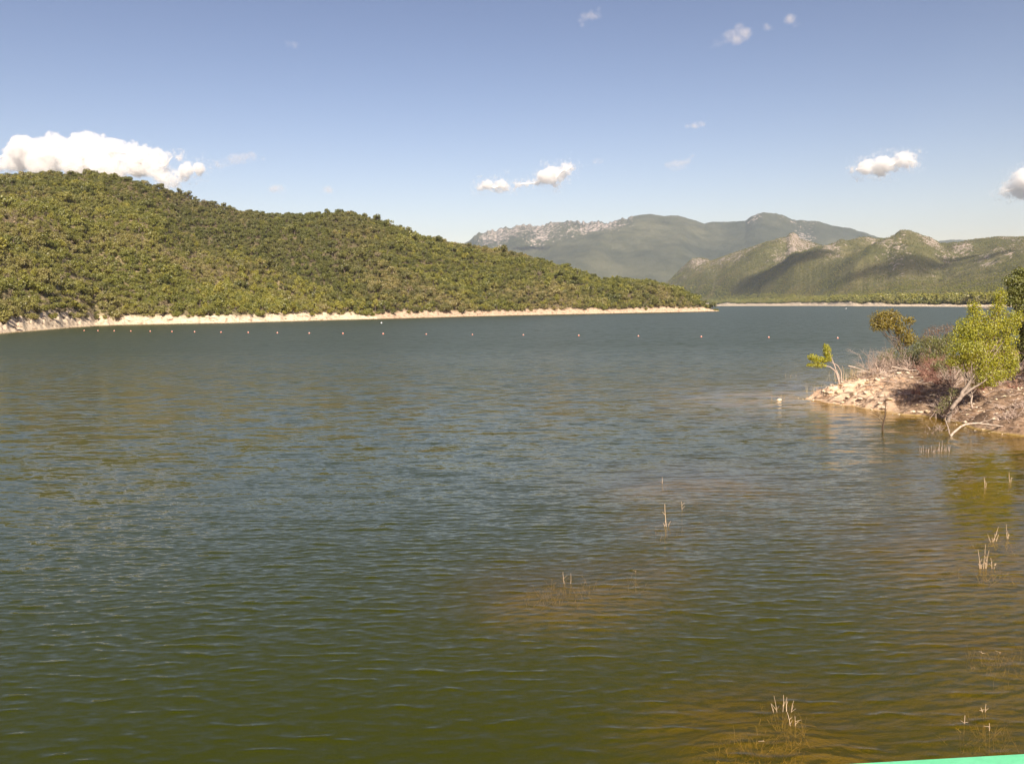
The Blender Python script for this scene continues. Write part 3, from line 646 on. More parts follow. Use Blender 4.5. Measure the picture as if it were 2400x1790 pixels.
# grey-green feathery bushes on the crest
def bush(name, label, cat, lst, Y, n, size, mt, bark, seed, bx_=None, group=None, leafy=True):
    r = np.random.default_rng(seed); C, R = lobes(lst, Y)
    bx0 = np.mean(C[:, 0]); by0 = Y; bz0 = zground(bx0, by0); b0 = np.array((bx0, by0, bz0)); st = []
    for c in C:
        for _ in range(4):
            s = b0 + np.array((r.normal(0, .35), r.normal(0, .3), -.05)); s[0] = .5 * s[0] + .5 * c[0] + r.normal(0, .2); s[2] = zground(s[0], s[1]) - .05
            st.append((smooth_path([s, .5 * (s + c) + r.normal(0, .12, 3), c + r.normal(0, .12, 3)], 6), np.linspace(.02, .006, 6)))
    return plant(name, label, cat, b0, st, [(C, R * 1.25, n, size, mt, seed + 1)] if leafy else [], bark, group, 4)
bush('tamarisk_bush', 'grey green feathery bush beside the trunk of the small ochre tree', 'bush', [(1130, 750, 70, 50), (1080, 790, 50, 50), (1180, 700, 60, 45), (1150, 810, 60, 40)], 57, 2000, .042, M['tamarisk'], M['twig'], 31)
bush('tamarisk_bush', 'dense grey green bush against the yellow green poplar', 'bush', [(1290, 720, 80, 60), (1340, 680, 70, 60), (1250, 660, 60, 40), (1380, 760, 60, 60), (1260, 790, 70, 40), (1400, 640, 50, 40)], 55, 3200, .045, M['tamarisk'], M['twig'], 33)
bush('tamarisk_bush', 'thin pale green bush left of the bent trunk', 'bush', [(930, 770, 60, 50), (985, 740, 50, 50), (1010, 820, 55, 45), (890, 800, 45, 35)], 58, 800, .04, M['tamarisk'], M['twig'], 35)
bush('bramble_bush', 'low reddish brown bush rising behind the grey green bushes', 'bush', [(1320, 570, 70, 35), (1260, 600, 60, 40), (1400, 560, 50, 35), (1190, 650, 40, 30), (1230, 640, 50, 40)], 61, 900, .035, leaf_mat('reddish_leaves', (.20, .12, .08), (.28, .17, .11), trans=.2), M['twig_red'], 37)
bush('tamarisk_bush', 'pale olive bush filling the gap under the left side of the poplar', 'bush', [(1420, 840, 60, 50), (1370, 880, 60, 40), (1460, 900, 50, 40), (1320, 850, 50, 35)], 50, 1800, .042, M['tamarisk'], M['twig'], 331)
bush('tamarisk_bush', 'light green willowy bush among the twigs at the poplar foot', 'bush', [(1380, 1130, 45, 50), (1340, 1190, 40, 40), (1430, 1060, 35, 40)], 43.6, 420, .035, M['tamarisk'], M['twig'], 333)
bush('bramble_bush', 'dull brown green bush under the right side of the poplar', 'bush', [(1900, 960, 80, 50), (1980, 930, 70, 60), (1840, 1000, 60, 35)], 49, 1500, .045, M['oak_dark'], M['twig_red'], 335)
# broadleaf trees at the picture's right edge
def edge_tree(label, lst, Y, n, seed, mt):
    r = np.random.default_rng(seed); C, R = lobes(lst, Y)
    bx0, by0 = C[:, 0].mean() + .3, Y + .3; b = np.array((bx0, by0, zground(bx0, by0)))
    s = smooth_path([b - (0, 0, .2), b + (.1, 0, 1.2), C.mean(0) + (0, 0, .3), C[C[:, 2].argmax()]], 14, .04, r)
    plant('broadleaf_tree', label, 'tree', b, [(s, np.linspace(.16, .04, 14))] + limbs(C, s, r, .04, 2), [(C, R, n, .07, mt, seed + 1)], M['bark'])
edge_tree('tall dark green tree rising behind the poplar', [(1900, 190, 80, 50), (1960, 130, 70, 45), (1930, 270, 80, 60), (1890, 350, 60, 50), (2010, 230, 110, 90), (1970, 380, 80, 70), (2060, 350, 90, 80), (2120, 200, 100, 90)], 60, 6500, 41, M['edge'])
edge_tree('dark shaded tree low behind the poplar crown', [(1970, 560, 60, 60), (2030, 620, 70, 80), (1960, 680, 55, 60), (2040, 760, 80, 70), (1990, 800, 60, 50), (2120, 560, 100, 120), (2110, 760, 90, 80)], 54, 5200, 43, M['oak_dark'])
def side_tree(label, x, y, h, n, seed):
    r = np.random.default_rng(seed); b = np.array((x, y, zground(x, y))); C = b + np.array([(r.normal(0, 1.5), r.normal(0, 1.5), h * r.uniform(.45, .9)) for _ in range(9)]); R_ = r.uniform(.9, 1.5, (9, 1)) * np.array((1, 1, .85))
    s = smooth_path([b - (0, 0, .2), b + (.1, 0, h * .4), C[C[:, 2].argmax()]], 14, .04, r)
    plant('broadleaf_tree', label, 'tree', b, [(s, np.linspace(.18, .04, 14))] + limbs(C, s, r, .05, 2), [(C, R_, n, .09, M['edge'], seed + 1)], M['bark'])
side_tree('broadleaf tree whose crown shades the right end of the bank', 31.5, 41.5, 7.5, 4500, 441)
side_tree('tall broadleaf tree on the high ground behind the shaded bank', 35.5, 46.5, 8.5, 4500, 443)
# bent sapling with yellow-green leaves on the tip
C, R = lobes([(345, 785, 38, 22), (395, 810, 50, 24), (340, 842, 36, 12), (400, 848, 40, 14), (455, 735, 25, 42), (470, 770, 22, 20), (440, 700, 10, 16), (450, 800, 35, 18)], 58)
st = [(smooth_path(P3([(555, 1005), (540, 930), (515, 880), (470, 850), (400, 848), (335, 845)], 58), 14, .015, r), np.linspace(.06, .012, 14)),
      (smooth_path(P3([(560, 1005), (545, 920), (515, 850), (490, 780), (465, 715), (440, 690)], 58), 14, .015, r), np.linspace(.05, .01, 14)),
      (smooth_path(P3([(565, 1000), (570, 930), (560, 870), (520, 830), (440, 815), (370, 800)], 58.2), 14, .015, r), np.linspace(.045, .01, 14)),
      (smooth_path(P3([(580, 1000), (585, 930), (575, 850)], 58.2), 8, .015, r), np.linspace(.03, .008, 8)), (smooth_path(P3([(600, 990), (605, 900)], 58), 6, .015, r), np.linspace(.025, .008, 6))]
b = st[0][0][0].copy(); b[2] = zground(b[0], b[1])
for q, _ in st: q[0][2] = zground(q[0][0], q[0][1]) - .08
plant('bent_sapling', 'sapling bent over the water with yellow green leaves at its branch ends', 'sapling', b, st, [(C, R * 1.3, 1500, .055, M['poplar'], 51)], M['twig'])

def dead(name, label, x, y, Y, hpx, n, seed, mt, lean=(0, 0), spread=.65, depth=2, rad=.03, cat='shrub', group=None, kids=(3, 6), basez=None, zoomed=True):
    """bare shrub: base at photograph point, n stems hpx tall"""
    r = np.random.default_rng(seed); px, py = zc(x, y) if zoomed else (x, y)
    q = at(px, py, Y); z = zground(q[0], q[1]) if basez is None else basez
    H = hpx / F * Y; paths = []
    for i in range(n):
        d = (lean[0] + r.normal(0, spread), r.normal(0, spread * .7), 1 + .3 * r.normal())
        if d[2] < .3: d = (d[0], d[1], .3)
        L = H * r.uniform(.55, 1.1) * .8
        paths += twigs((r.normal(0, .12), r.normal(0, .1), -.08), d, L, rad * r.uniform(.7, 1.2), depth, r, 0., kids)
    v, f = tubes(paths, 4); o = link(name, mesh(name, v, f), mt, None, (q[0], q[1], z))
    return tag(o, label, cat, group)
D = [('tangled bare grey pink shrub at the crest of the pale tip', 800, 945, 58, 75, 12, 61, 'twig', (-.25, 0)), ('bare branching shrub with upright twigs above the crest', 870, 930, 57, 62, 11, 62, 'twig', (0, 0)),
     ('low bare shrub close behind the bent sapling', 640, 985, 59, 42, 9, 63, 'twig', (.1, 0)), ('bare reddish shrub below the grey green bushes', 1240, 930, 52, 42, 14, 64, 'twig_red', (0, 0)),
     ('bare shrub in front of the dense grey green bush', 1330, 930, 50, 50, 13, 65, 'twig_red', (0, 0)), ('dry bush of fine twigs around the foot of the poplar', 1400, 1180, 43.5, 36, 14, 66, 'twig', (0, 0)),
     ('bare shrub leaning over the water at the foot of the poplar', 1310, 1330, 39.8, 36, 12, 67, 'twig', (-.1, 0)), ('dry twiggy bush in the shade beneath the poplar', 1900, 1120, 46, 30, 12, 68, 'twig_red', (0, 0)),
     ('tangle of bare branches at the water line on the far side of the arched branch', 1930, 1310, 39.5, 28, 16, 69, 'twig', (-.3, 0)), ('bare twigs rising from the shaded bank by the edge trees', 1955, 900, 49, 60, 9, 70, 'twig', (.1, 0)),
     ('low tuft of dry twigs on the outermost tip of the bank', 380, 1050, 56, 18, 8, 71, 'twig', (0, 0)), ('pale bare bush between the tip and the bent trunk', 930, 900, 59, 48, 12, 72, 'twig', (.2, 0)), ('bare bush behind the ochre tree', 1200, 870, 60, 55, 12, 73, 'twig_red', (0, 0))]
D += [('dense twig thicket under the ochre tree', 980, 880, 57.5, 62, 26, 281, 'twig', (0, 0)), ('tall grey pink brush between the dead shrub and the ochre tree', 900, 870, 58.5, 60, 24, 282, 'twig', (-.1, 0)), ('dense reddish brush in front of the dense grey green bush', 1290, 890, 52.5, 56, 26, 283, 'twig_red', (0, 0)),
      ('tall bare brush between the grey green bush and the poplar', 1420, 880, 48, 64, 22, 284, 'twig', (0, 0)), ('low grey brush on the crest stones', 720, 960, 57.2, 30, 16, 285, 'twig', (.1, 0)), ('brown brush on the slope below the reddish thicket', 1320, 1040, 48.5, 34, 18, 286, 'twig_red', (0, 0)),('thicket of bare twigs along the crest right of the pale bare bush', 1010, 905, 58, 46, 18, 74, 'twig', (0, 0)), ('bare thicket between the ochre tree and the grey green bush', 1120, 890, 56, 56, 18, 75, 'twig', (-.1, 0)),
      ('reddish thicket at the left foot of the poplar crown', 1400, 960, 50, 50, 20, 76, 'twig_red', (-.1, 0)), ('brown twiggy brush on the open litter slope', 1230, 1010, 50, 24, 16, 77, 'twig_red', (0, 0)),
      ('brown twiggy brush lower on the litter slope', 1150, 1120, 47.5, 22, 14, 78, 'twig_red', (0, 0)), ('greyish brush beside the poplar trunk', 1340, 1150, 45, 34, 18, 79, 'twig', (.1, 0)), ('brushwood in the deep shade under the poplar', 1780, 1050, 47, 34, 18, 80, 'twig', (0, 0)),
      ('tangled brushwood behind the stump under the poplar', 1650, 1080, 46, 32, 16, 181, 'twig_red', (0, 0)), ('bleached root tangle at the water beside the arched branch tip', 1850, 1290, 39.6, 22, 18, 182, 'twig', (-.4, 0)), ('bleached brush at the edge of the shaded shore', 1960, 1260, 40.5, 26, 18, 183, 'twig', (-.3, 0)),
      ('sparse upright twigs in front of the pale stones', 870, 1060, 53.5, 36, 5, 184, 'twig', (0, 0)), ('fan of bare twigs rising from the shallows left of the reeds', 1270, 1370, 38.6, 30, 10, 185, 'twig', (-.2, 0))]
for lb, x, y, Y, hp, n, sd_, mt, ln in D: dead('bare_shrub', lb, x, y, Y, hp, n, sd_, M[mt], ln)
# dry grass stalks behind the tip
def stalks(name, label, x, y, Y, hpx, n, seed, mt, wid=.4, cat='grass tuft', group=None, z=None, zoomed=True, bend=.15, rad=.007):
    r = np.random.default_rng(seed); px, py = zc(x, y) if zoomed else (x, y); q = at(px, py, Y); z = zground(q[0], q[1]) if z is None else z
    H = hpx / F * Y; paths = []
    for i in range(n):
        b = np.array((r.normal(0, wid), r.normal(0, wid * .6), -.1)); t = b + np.array((r.normal(0, bend) * H, r.normal(0, bend) * H, H * r.uniform(.5, 1.1) + .1))
        paths.append((smooth_path([b, .5 * (b + t) + r.normal(0, .02, 3), t], 5), np.linspace(rad, rad * .5, 5)))
    v, f = tubes(paths, 3); return tag(link(name, mesh(name, v, f), mt, None, (q[0], q[1], z)), label, cat, group)
straw = bark_mat('dry_straw', (.42, .33, .17), (.60, .48, .28))
stalks('grass_tuft', 'dry straw coloured grass standing behind the pale crest stones', 680, 985, 58, 30, 70, 81, straw, .7)
stalks('grass_tuft', 'thin greenish grass beside the bent sapling', 640, 985, 58.5, 26, 40, 82, M['tamarisk'], .5)
stalks('grass_tuft', 'few dry stalks standing in the shallows off the tip', 375, 1040, 57, 26, 14, 83, straw, .45)
# driftwood
def log(name, label, pts, Y, r0, r1, mt, cat='branch', fork=0, group=None, ylist=None):
    P = np.array([at(*zc(a, b), Y if ylist is None else ylist[i]) for i, (a, b) in enumerate(pts)]); rr = np.random.default_rng(int(pts[0][0]))
    S = smooth_path(P, 16, .008, rr); paths = [(S, np.linspace(r0, r1, 16))]
    for k in range(fork):
        i = rr.integers(7, 15); d = S[i] - S[i - 2] + rr.normal(0, .07, 3); paths += twigs(S[i], d, rr.uniform(.5, 1.1), r1 * .8, 1, rr, .05, (2, 4))
    b = S.mean(0); v, f = tubes(paths, 7); return tag(link(name, mesh(name, v - b, f), mt, None, b), label, cat, group)
log('driftwood_branch', 'bleached arched branch springing from the water and bowing to the bank', [(1412, 1395), (1450, 1345), (1510, 1305), (1600, 1290), (1690, 1300), (1780, 1315), (1900, 1325)], 38.4, .055, .022, M['pale_bark'], fork=9, ylist=[37.9, 38, 38.2, 38.4, 38.6, 38.8, 39])
log('driftwood_branch', 'thin bleached stick leaning up against the arched branch', [(1370, 1255), (1390, 1320), (1412, 1390)], 38, .02, .028, M['pale_bark'])
log('driftwood_branch', 'pale fallen branch lying over the crest beside the ochre tree', [(955, 856), (1020, 868), (1090, 884), (1160, 882)], 55.5, .05, .03, M['pale_bark'])
log('driftwood_branch', 'pale fallen pole slanting across the bare shrubs', [(620, 850), (690, 868), (760, 892)], 57.6, .05, .035, M['pale_bark'])
log('driftwood_branch', 'short bleached log on the crest below the slanting pole', [(690, 896), (760, 893), (800, 905)], 57, .045, .03, M['pale_bark'])
log('driftwood_branch', 'bleached branch rising along the crest stones', [(865, 905), (930, 893), (1000, 878)], 56, .04, .03, M['pale_bark'])
log('dead_stump', 'forked bleached stump at the foot of the poplar in the shade', [(1578, 1170), (1570, 1130), (1582, 1080)], 42.8, .06, .03, M['pale_bark'], 'stump', 2)
# dark dead stem standing in the water
q = onw(*zc(887, 1350)); rr = np.random.default_rng(91)
paths = [(smooth_path([(0, 0, -.5), (0, 0, .15), (.03, 0, .35), (.12, 0, .7), (.10, 0, 1.25), (.06, 0, 1.75)], 14, .012, rr), np.linspace(.055, .008, 14))]
for k in range(5): paths += twigs((.02, 0, .28 + .08 * k), (-.9, rr.normal(0, .3), .75), rr.uniform(.5, .95), .012, 1, rr, 0, (2, 4))
v, f = tubes(paths, 5); tag(link('drowned_sapling', mesh('drowned_sapling', v, f), M['wet'], None, q), 'dark dead stem with a bent neck standing in the water off the bank', 'dead stem')
# reeds in the shallows
for k, (x, y, h_, n) in enumerate([(1212, 1515, 32, 9), (1265, 1520, 30, 10), (1310, 1510, 44, 5), (1340, 1510, 42, 7), (1390, 1510, 34, 9)]):
    q = onw(*zc(x, y)); stalks('reed_clump', ['slim pair of dry reeds farthest from the arched branch', 'dry reed tuft second from the far left end of the reed row', 'tallest straight reeds in the middle of the row', 'crossing dry reeds beside the tallest ones', 'loose dry reeds nearest the foot of the arched branch'][k], x, y, q[1], h_, n, 95 + k, M['twig'], .10, 'reeds', 'reeds in the shallows below the poplar', z=-.3, bend=.06, rad=.011)

# stones
def stone_mesh(seed, n=14):
    r = np.random.default_rng(seed); th = np.linspace(0, np.pi, n)[:, None]; fi = np.linspace(0, 2 * np.pi, 2 * n, endpoint=False)[None]
    d = np.stack([np.sin(th) * np.cos(fi), np.sin(th) * np.sin(fi), np.cos(th) + 0 * fi], -1); R = np.ones(d.shape[:2])
    for k in range(11):
        u = r.normal(size=3); u /= np.linalg.norm(u); c = r.uniform(.5, .85); q = d @ u; R = np.where(q > c * R ** -1, np.minimum(R, c / np.maximum(q, .01)), R)
    R = R * (1 + .05 * gnoise(d[..., 0] * 3 + seed, d[..., 1] * 3 + d[..., 2] * 2))
    v = d * R[..., None]; nc = 2 * n
    i = np.arange(n - 1)[:, None] * nc; j = np.arange(nc)[None]; j2 = (j + 1) % nc
    return mesh('boulder', v.reshape(-1, 3), np.stack([i + j, i + nc + j, i + nc + j2, i + j2], -1).reshape(-1, 4), False)
N = NT('pale_stone'); p = N.pos(); n2 = N.noise(p, 5, 6, .66); n1 = N.noise(p, 1.2, 4)
col = N.mix(N.mrange(n2, .35, .65), (.46, .36, .25), (.68, .58, .45)); col = N.mix(N.mrange(n1, .5, .65, 0, .7), col, (.50, .34, .16))
M['stone'] = N.done(N.pbsdf(col, .9, .2, N.bump(n2, .8, .06)))
SM = [stone_mesh(200 + i) for i in range(6)]
rr = np.random.default_rng(12); st_ = []
for k, (x, y, s) in enumerate([(560, 1000, 62), (520, 1015, 40), (640, 1000, 55), (740, 965, 40), (760, 985, 45), (850, 960, 55), (900, 950, 50), (480, 1060, 70), (560, 1055, 70), (620, 1095, 45), (680, 1070, 40), (760, 1060, 45), (720, 1105, 50), (800, 1095, 45), (880, 1085, 50), (940, 1110, 60), (870, 1140, 45), (700, 1150, 30), (780, 1165, 30), (900, 1175, 55), (960, 1085, 35), (1120, 1205, 45), (1180, 1210, 50), (1240, 1205, 60), (1290, 1200, 40), (1010, 905, 50), (1080, 905, 45), (1110, 940, 40), (1560, 1195, 45), (1640, 1200, 40), (1540, 1225, 30), (1700, 1240, 35), (1750, 1260, 35), (1850, 1220, 40)]):
    px, py = zc(x, y); d = ray(px, py); Ys = np.linspace(34, 66, 400); Q = d[None] / d[1] * Ys[:, None] + np.array((0, 0, EYE)); zz = bedz(Q[:, 0], Q[:, 1])
    hit = np.where(Q[:, 2] <= zz)[0]; q = Q[hit[0]] if len(hit) else Q[-1]
    m = q[1] / F / 3.303 * s * .5; o = link('boulder', SM[k % 6], M['stone'], None, (q[0], q[1], q[2] + m * .08)); o.scale = (m * rr.uniform(1.0, 1.35), m * rr.uniform(.8, 1.1), m * rr.uniform(.4, .62))
    o.rotation_euler = (rr.normal(0, .15), rr.normal(0, .15), rr.uniform(0, 6))
    if x < 1000: tag(o, 'pale bleached stone among the rocks on the sunlit tip of the bank', 'rock', 'pale stones on the tip of the bank')
    else: tag(o, 'ochre stone half buried in the brown bank around the poplar', 'rock', 'ochre stones on the brown bank')
q = onw(1826, 938); o = link('boulder', SM[2], M['stone'], None, (q[0], q[1], .02)); o.scale = (.2, .17, .12)
tag(o, 'single small stone showing above the shallow water off the tip', 'rock')
# broken sticks, roots and pebbles strewn over the bank
nst = 2600; X0 = np.stack([rr.uniform(19, 42, nst * 3), rr.uniform(38, 62, nst * 3)], 1); s_ = poly_sd(X0[:, 0], X0[:, 1], BANK)
X0 = X0[(s_ > .4) & (rr.uniform(0, 1, len(X0)) < sst(-3, -.5, X0[:, 0] - .48 * X0[:, 1]) * .93 + .07)][:nst]; Z0 = bedz(X0[:, 0], X0[:, 1]); paths = []
for (x, y), z in zip(X0, Z0):
    L = rr.uniform(.15, .9); a = rr.uniform(0, 6.28); d = np.array((math.cos(a), math.sin(a), rr.normal(.12, .18))) * L; s0 = np.array((x, y, z + .03))
    paths.append((smooth_path([s0, s0 + d * .5 + rr.normal(0, .04, 3), s0 + d], 4), np.linspace(rr.uniform(.008, .022), .006, 4)))
v, f = tubes(paths, 4); tag(link('driftwood_litter', mesh('driftwood_litter', v, f), M['twig']), 'broken sticks and roots strewn over the brown bank', 'debris', kind='stuff')
npb = 1300; X0 = np.stack([rr.uniform(17, 40, npb * 3), rr.uniform(38, 66, npb * 3)], 1); s_ = poly_sd(X0[:, 0], X0[:, 1], BANK); X0 = X0[(s_ > -.1)][:npb]; Z0 = bedz(X0[:, 0], X0[:, 1])
bv = np.array([(1, 0, 0), (0, 1, 0), (-1, 0, 0), (0, -1, 0), (.3, .2, .7), (.1, -.2, -.7)]); bf = np.array([(0, 1, 4), (1, 2, 4), (2, 3, 4), (3, 0, 4), (1, 0, 5), (2, 1, 5), (3, 2, 5), (0, 3, 5)])
S = rr.lognormal(math.log(.05), .6, len(X0)); V = []; 
for (x, y), z, s in zip(X0, Z0, S):
    a = rr.uniform(0, 6.28); R2 = np.array([[math.cos(a), -math.sin(a), 0], [math.sin(a), math.cos(a), 0], [0, 0, 1]]); V.append((bv * (s * rr.uniform(.7, 1.4, 3) * (1, 1, .8))) @ R2.T + (x, y, z + s * .2))
tag(link('pebbles', mesh('pebbles', np.concatenate(V), (bf[None] + 6 * np.arange(len(X0))[:, None, None]).reshape(-1, 3), False), M['stone']), 'loose stones scattered over the bank', 'pebbles', kind='stuff')

# ------------------------------------------------------------------ drowned plants standing in the lake
def drowned(label, px, py, stems, seed, sub=6, spread=.35, name='drowned_plant', rad=.012, subh=.3):
    rad = rad * .64
    """stems: (dx, height, lean) in photograph pixels above water; sub: thin branches that stay under the surface"""
    q = onw(px, py); r = np.random.default_rng(seed); k = q[1] / F; zb = zground(q[0], q[1]); paths = []
    for dx, hp, ln in stems:
        b = np.array((dx * k * .45, 0, zb)); s = np.array((dx * k, 0, 0)); t = s + np.array((ln * k, r.normal(0, .03), hp * k))
        paths.append((smooth_path([b, s, .5 * (s + t) + r.normal(0, .012, 3), t], 9), np.linspace(rad * 1.25, rad * .55, 9)))
        for _ in range(2):
            p0 = s + (t - s) * r.uniform(.0, .55); paths.append((smooth_path([p0, p0 + np.array((r.normal(0, .05), r.normal(0, .03), hp * k * r.uniform(.15, .35)))], 3), np.linspace(rad * .6, rad * .3, 3)))
    for _ in range(sub):
        b = np.array((r.normal(0, spread * .5), r.normal(0, spread * .4), zb)); L = min(subh, -zb * 1.0) * r.uniform(.8, 1.25)
        for Pq, Rq in twigs(b, (r.normal(0, .5), r.normal(0, .3), 1), L, rad * 1.35, 1, r, 0, (3, 6)):
            Pq[:, 2] = np.minimum(Pq[:, 2], -.035 + .2 * np.minimum(Pq[:, 2] + .035, 0)); paths.append((Pq, Rq))
    v, f = tubes(paths, 5); q = np.array((q[0], q[1], 0.)); return tag(link(name, mesh(name, v, f), M['stem'], None, q), label, 'dead plant', 'drowned plants standing in the lake')
drowned('pale forked stick standing tallest in the open water', 1562, 1233, [(0, 54, -4), (3, 15, 5), (-3, 8, -4)], 301, 4, .3, rad=.017)
drowned('single short stick just behind the tall forked stick', 1599, 1194, [(0, 20, -2)], 302, 3)
drowned('two short upright sticks above a drowned bush', 1330, 1367, [(-8, 29, -3), (8, 26, 0)], 303, 34, .95, rad=.009, subh=.45)
drowned('drowned bush barely breaking the surface beside the two upright sticks', 1275, 1380, [], 304, 26, .6, rad=.008, subh=.5)
drowned('tiny stick above a brown shallow patch far out', 1553, 1133, [(0, 15, 0)], 305, 3)
drowned('faint drowned twig between the forked stick and the two sticks', 1490, 1340, [(0, 5, 0)], 306, 8, .3, rad=.008)
drowned('cluster of curving stems at the bottom of the lake view', 1836, 1668, [(-16, 42, -8), (-2, 40, 4), (8, 38, 0), (20, 30, 4), (-24, 22, -6)], 307, 16, .35, rad=.0075)
drowned('two pale stems in front of the cluster of curving stems', 1860, 1700, [(-8, 32, -6), (4, 26, -2)], 308, 22, .35, rad=.0085)
drowned('wide drowned bush under the surface before the curving stems', 1770, 1735, [(20, 3, 0)], 309, 40, .6, rad=.007, subh=.5)
drowned('forked pale stem close above the green rail', 2309, 1668, [(0, 20, 2), (-4, 10, -5)], 310, 9, .25, rad=.009)
drowned('short stem beside the forked one above the green rail', 2260, 1695, [(0, 20, 2)], 311, 6, .2, rad=.008)
drowned('lone short stem nearest to the green rail', 2320, 1712, [(0, 18, 0)], 312, 10, .3, rad=.008)
drowned('brown drowned bush showing through the water above the rail', 2335, 1530, [(-35, 6, -2), (8, 4, 2)], 313, 44, .55, rad=.0075, subh=.5)
drowned('large many branched drowned plant in the olive shallows', 2305, 1332, [(0, 60, 2), (-8, 46, -6), (7, 44, 6), (-4, 24, -8), (4, 28, 5), (-10, 20, -4)], 314, 14, .5, rad=.011)
drowned('small forked plant beside the large many branched one', 2325, 1332, [(0, 26, -3), (4, 12, 6)], 315, 8, .3, rad=.01)
drowned('spreading forked plant behind the large many branched one', 2324, 1270, [(0, 24, 8), (4, 36, 12), (-2, 20, -8), (10, 16, 10)], 316, 6, .4, rad=.011)
drowned('tall slender plant behind the spreading forked one', 2361, 1262, [(0, 36, -5), (2, 18, -4)], 317, 12, .6, rad=.012)
drowned('small upright tuft in the olive water below the reeds', 2308, 1142, [(0, 24, -2), (2, 12, 3)], 318, 8, .6, rad=.014)
drowned('small upright tuft nearest the shaded bank', 2367, 1130, [(0, 24, -1), (2, 12, 3)], 319, 4, .4, rad=.014)
drowned('thin stick cluster in the water behind the sandy tip', 1842, 885, [(0, 10, -2), (10, 8, 3), (24, 9, 0)], 320, 0, rad=.014)
drowned('thin sticks standing by the small stone off the tip', 1820, 938, [(-12, 14, 0), (10, 18, 1), (18, 14, 0)], 321, 0, rad=.012)

# ------------------------------------------------------------------ line of buoys
def revolve(prof, n=16):
    a = np.linspace(0, 2 * np.pi, n, endpoint=False); pr = np.array(prof)
    v = np.stack([pr[:, 0:1] * np.cos(a), pr[:, 0:1] * np.sin(a), pr[:, 1:2] + 0 * a], -1).reshape(-1, 3); k = len(pr)
    i = np.arange(k - 1)[:, None] * n; j = np.arange(n)[None]; j2 = (j + 1) % n
    return v, np.stack([i + j, i + j2, i + n + j2, i + n + j], -1).reshape(-1, 4)
N = NT('orange_buoy_plastic'); nn = N.noise(N.pos(), 3, 3)
M['buoy'] = N.done(N.pbsdf(N.mix(nn, (.72, .17, .09), (.80, .30, .20)), .4, .5))
N = NT('white_buoy_plastic'); nn = N.noise(N.pos(), 3, 3); M['white'] = N.done(N.pbsdf(N.mix(nn, (.75, .74, .70), (.85, .84, .8)), .4, .5))
bv_, bf_ = revolve([(.001, -.22), (.12, -.19), (.21, -.09), (.235, .03), (.215, .13), (.14, .215), (.07, .24), (.055, .29), (.001, .30)]); bm = mesh('buoy', bv_, bf_); bm.materials.append(M['buoy'])
cv_, cf_ = revolve([(.001, .245), (.09, .235), (.135, .222), (.13, .25), (.06, .33), (.001, .34)]); cm = mesh('buoy_highlight_cap', cv_, cf_); cm.materials.append(M['white'])  # white top piece that paints the highlight on each buoy
bx_ = np.array([182, 212, 247, 283, 325, 372, 421, 478, 537, 600, 669, 742, 829, 922, 1022, 1132, 1252, 1381, 1517, 1663, 1812]) * 1.0835
for px in bx_:
    q = onw(px, np.interp(px, [195, 231, 726, 1227, 1645, 1964], [775.2, 775.5, 781.6, 785.6, 789.7, 792.8])); s = .6 if px > 900 else .8
    e = empty('buoy', (q[0], q[1], .02), 'small orange red buoy in the long line floating across the lake', 'buoy', 'line of buoys across the lake'); e.scale = (s, s, s); e.rotation_euler = (rng.normal(0, .12), rng.normal(0, .12), 0)
    link('float', bm, None, e); link('highlight_cap', cm, None, e)
bw = mesh('white_buoy', bv_, bf_); bw.materials.append(M['white'])
for (px, py), lb in (((1983, 723.5), 'white buoy far out near the distant wooded shore'), ((894, 757.5), 'white buoy close off the headland shore')):
    q = onw(px, py); o = link('white_buoy', bw, None, None, (q[0], q[1], .05)); o.scale = (2.2,) * 3 if px > 1000 else (1.3,) * 3; tag(o, lb, 'buoy')

# ------------------------------------------------------------------ mint green rail of the dam walkway
def boxv(x0, x1, y0, y1, z0, z1, bev=0):
    bm_ = __import__('bmesh').new(); __import__('bmesh').ops.create_cube(bm_, size=1)
    for q in bm_.verts: q.co = Vector(((x0 + x1) / 2 + q.co.x * (x1 - x0), (y0 + y1) / 2 + q.co.y * (y1 - y0), (z0 + z1) / 2 + q.co.z * (z1 - z0)))
    if bev: __import__('bmesh').ops.bevel(bm_, geom=list(bm_.edges), offset=bev, segments=3, affect='EDGES')
    me = bpy.data.meshes.new('bar'); bm_.to_mesh(me); bm_.free(); return me
N = NT('mint_green_paint'); nn = N.noise(N.pos(), 25, 5, .6)
wear = N.noise(N.pos(), 60, 6, .7); chip = N.noise(N.mapping(N.pos(), (1, 3, 3)), 18, 5, .7)
mc = N.mix(N.mrange(nn, .4, .7), (.13, .53, .27), (.17, .58, .32)); mc = N.mix(N.mrange(wear, .55, .75, 0, .45), mc, (.10, .33, .18)); mc = N.mix(N.mrange(chip, .68, .72, 0, .8), mc, (.22, .15, .09))
M['mint'] = N.done(N.pbsdf(mc, .4, .5, N.bump(wear, .3, .004)))
A_ = onw(1980, 1790, 5.58); B_ = onw(2400, 1766, 5.58); di = (B_ - A_); ang_ = math.atan2(di[1], di[0])
e = empty('railing', (A_[0], A_[1], 4.42), 'mint green painted railing along the dam walkway', 'railing'); e.rotation_euler = (0, 0, ang_)
zt = (A_[2] + B_[2]) / 2 - 4.42
link('handrail', boxv(-3.2, 3.2, -.10, .003, zt - .05, zt, .003), M['mint'], e)
link('lower_rail', boxv(-3.2, 3.2, -.07, -.03, .45, .49, .005), M['mint'], e)
for xk in (-3.0, -1.5, 0.0, 1.5, 3.0): link('post', boxv(xk - .025, xk + .025, -.075, -.025, 0, zt - .052, .004), M['mint'], e)
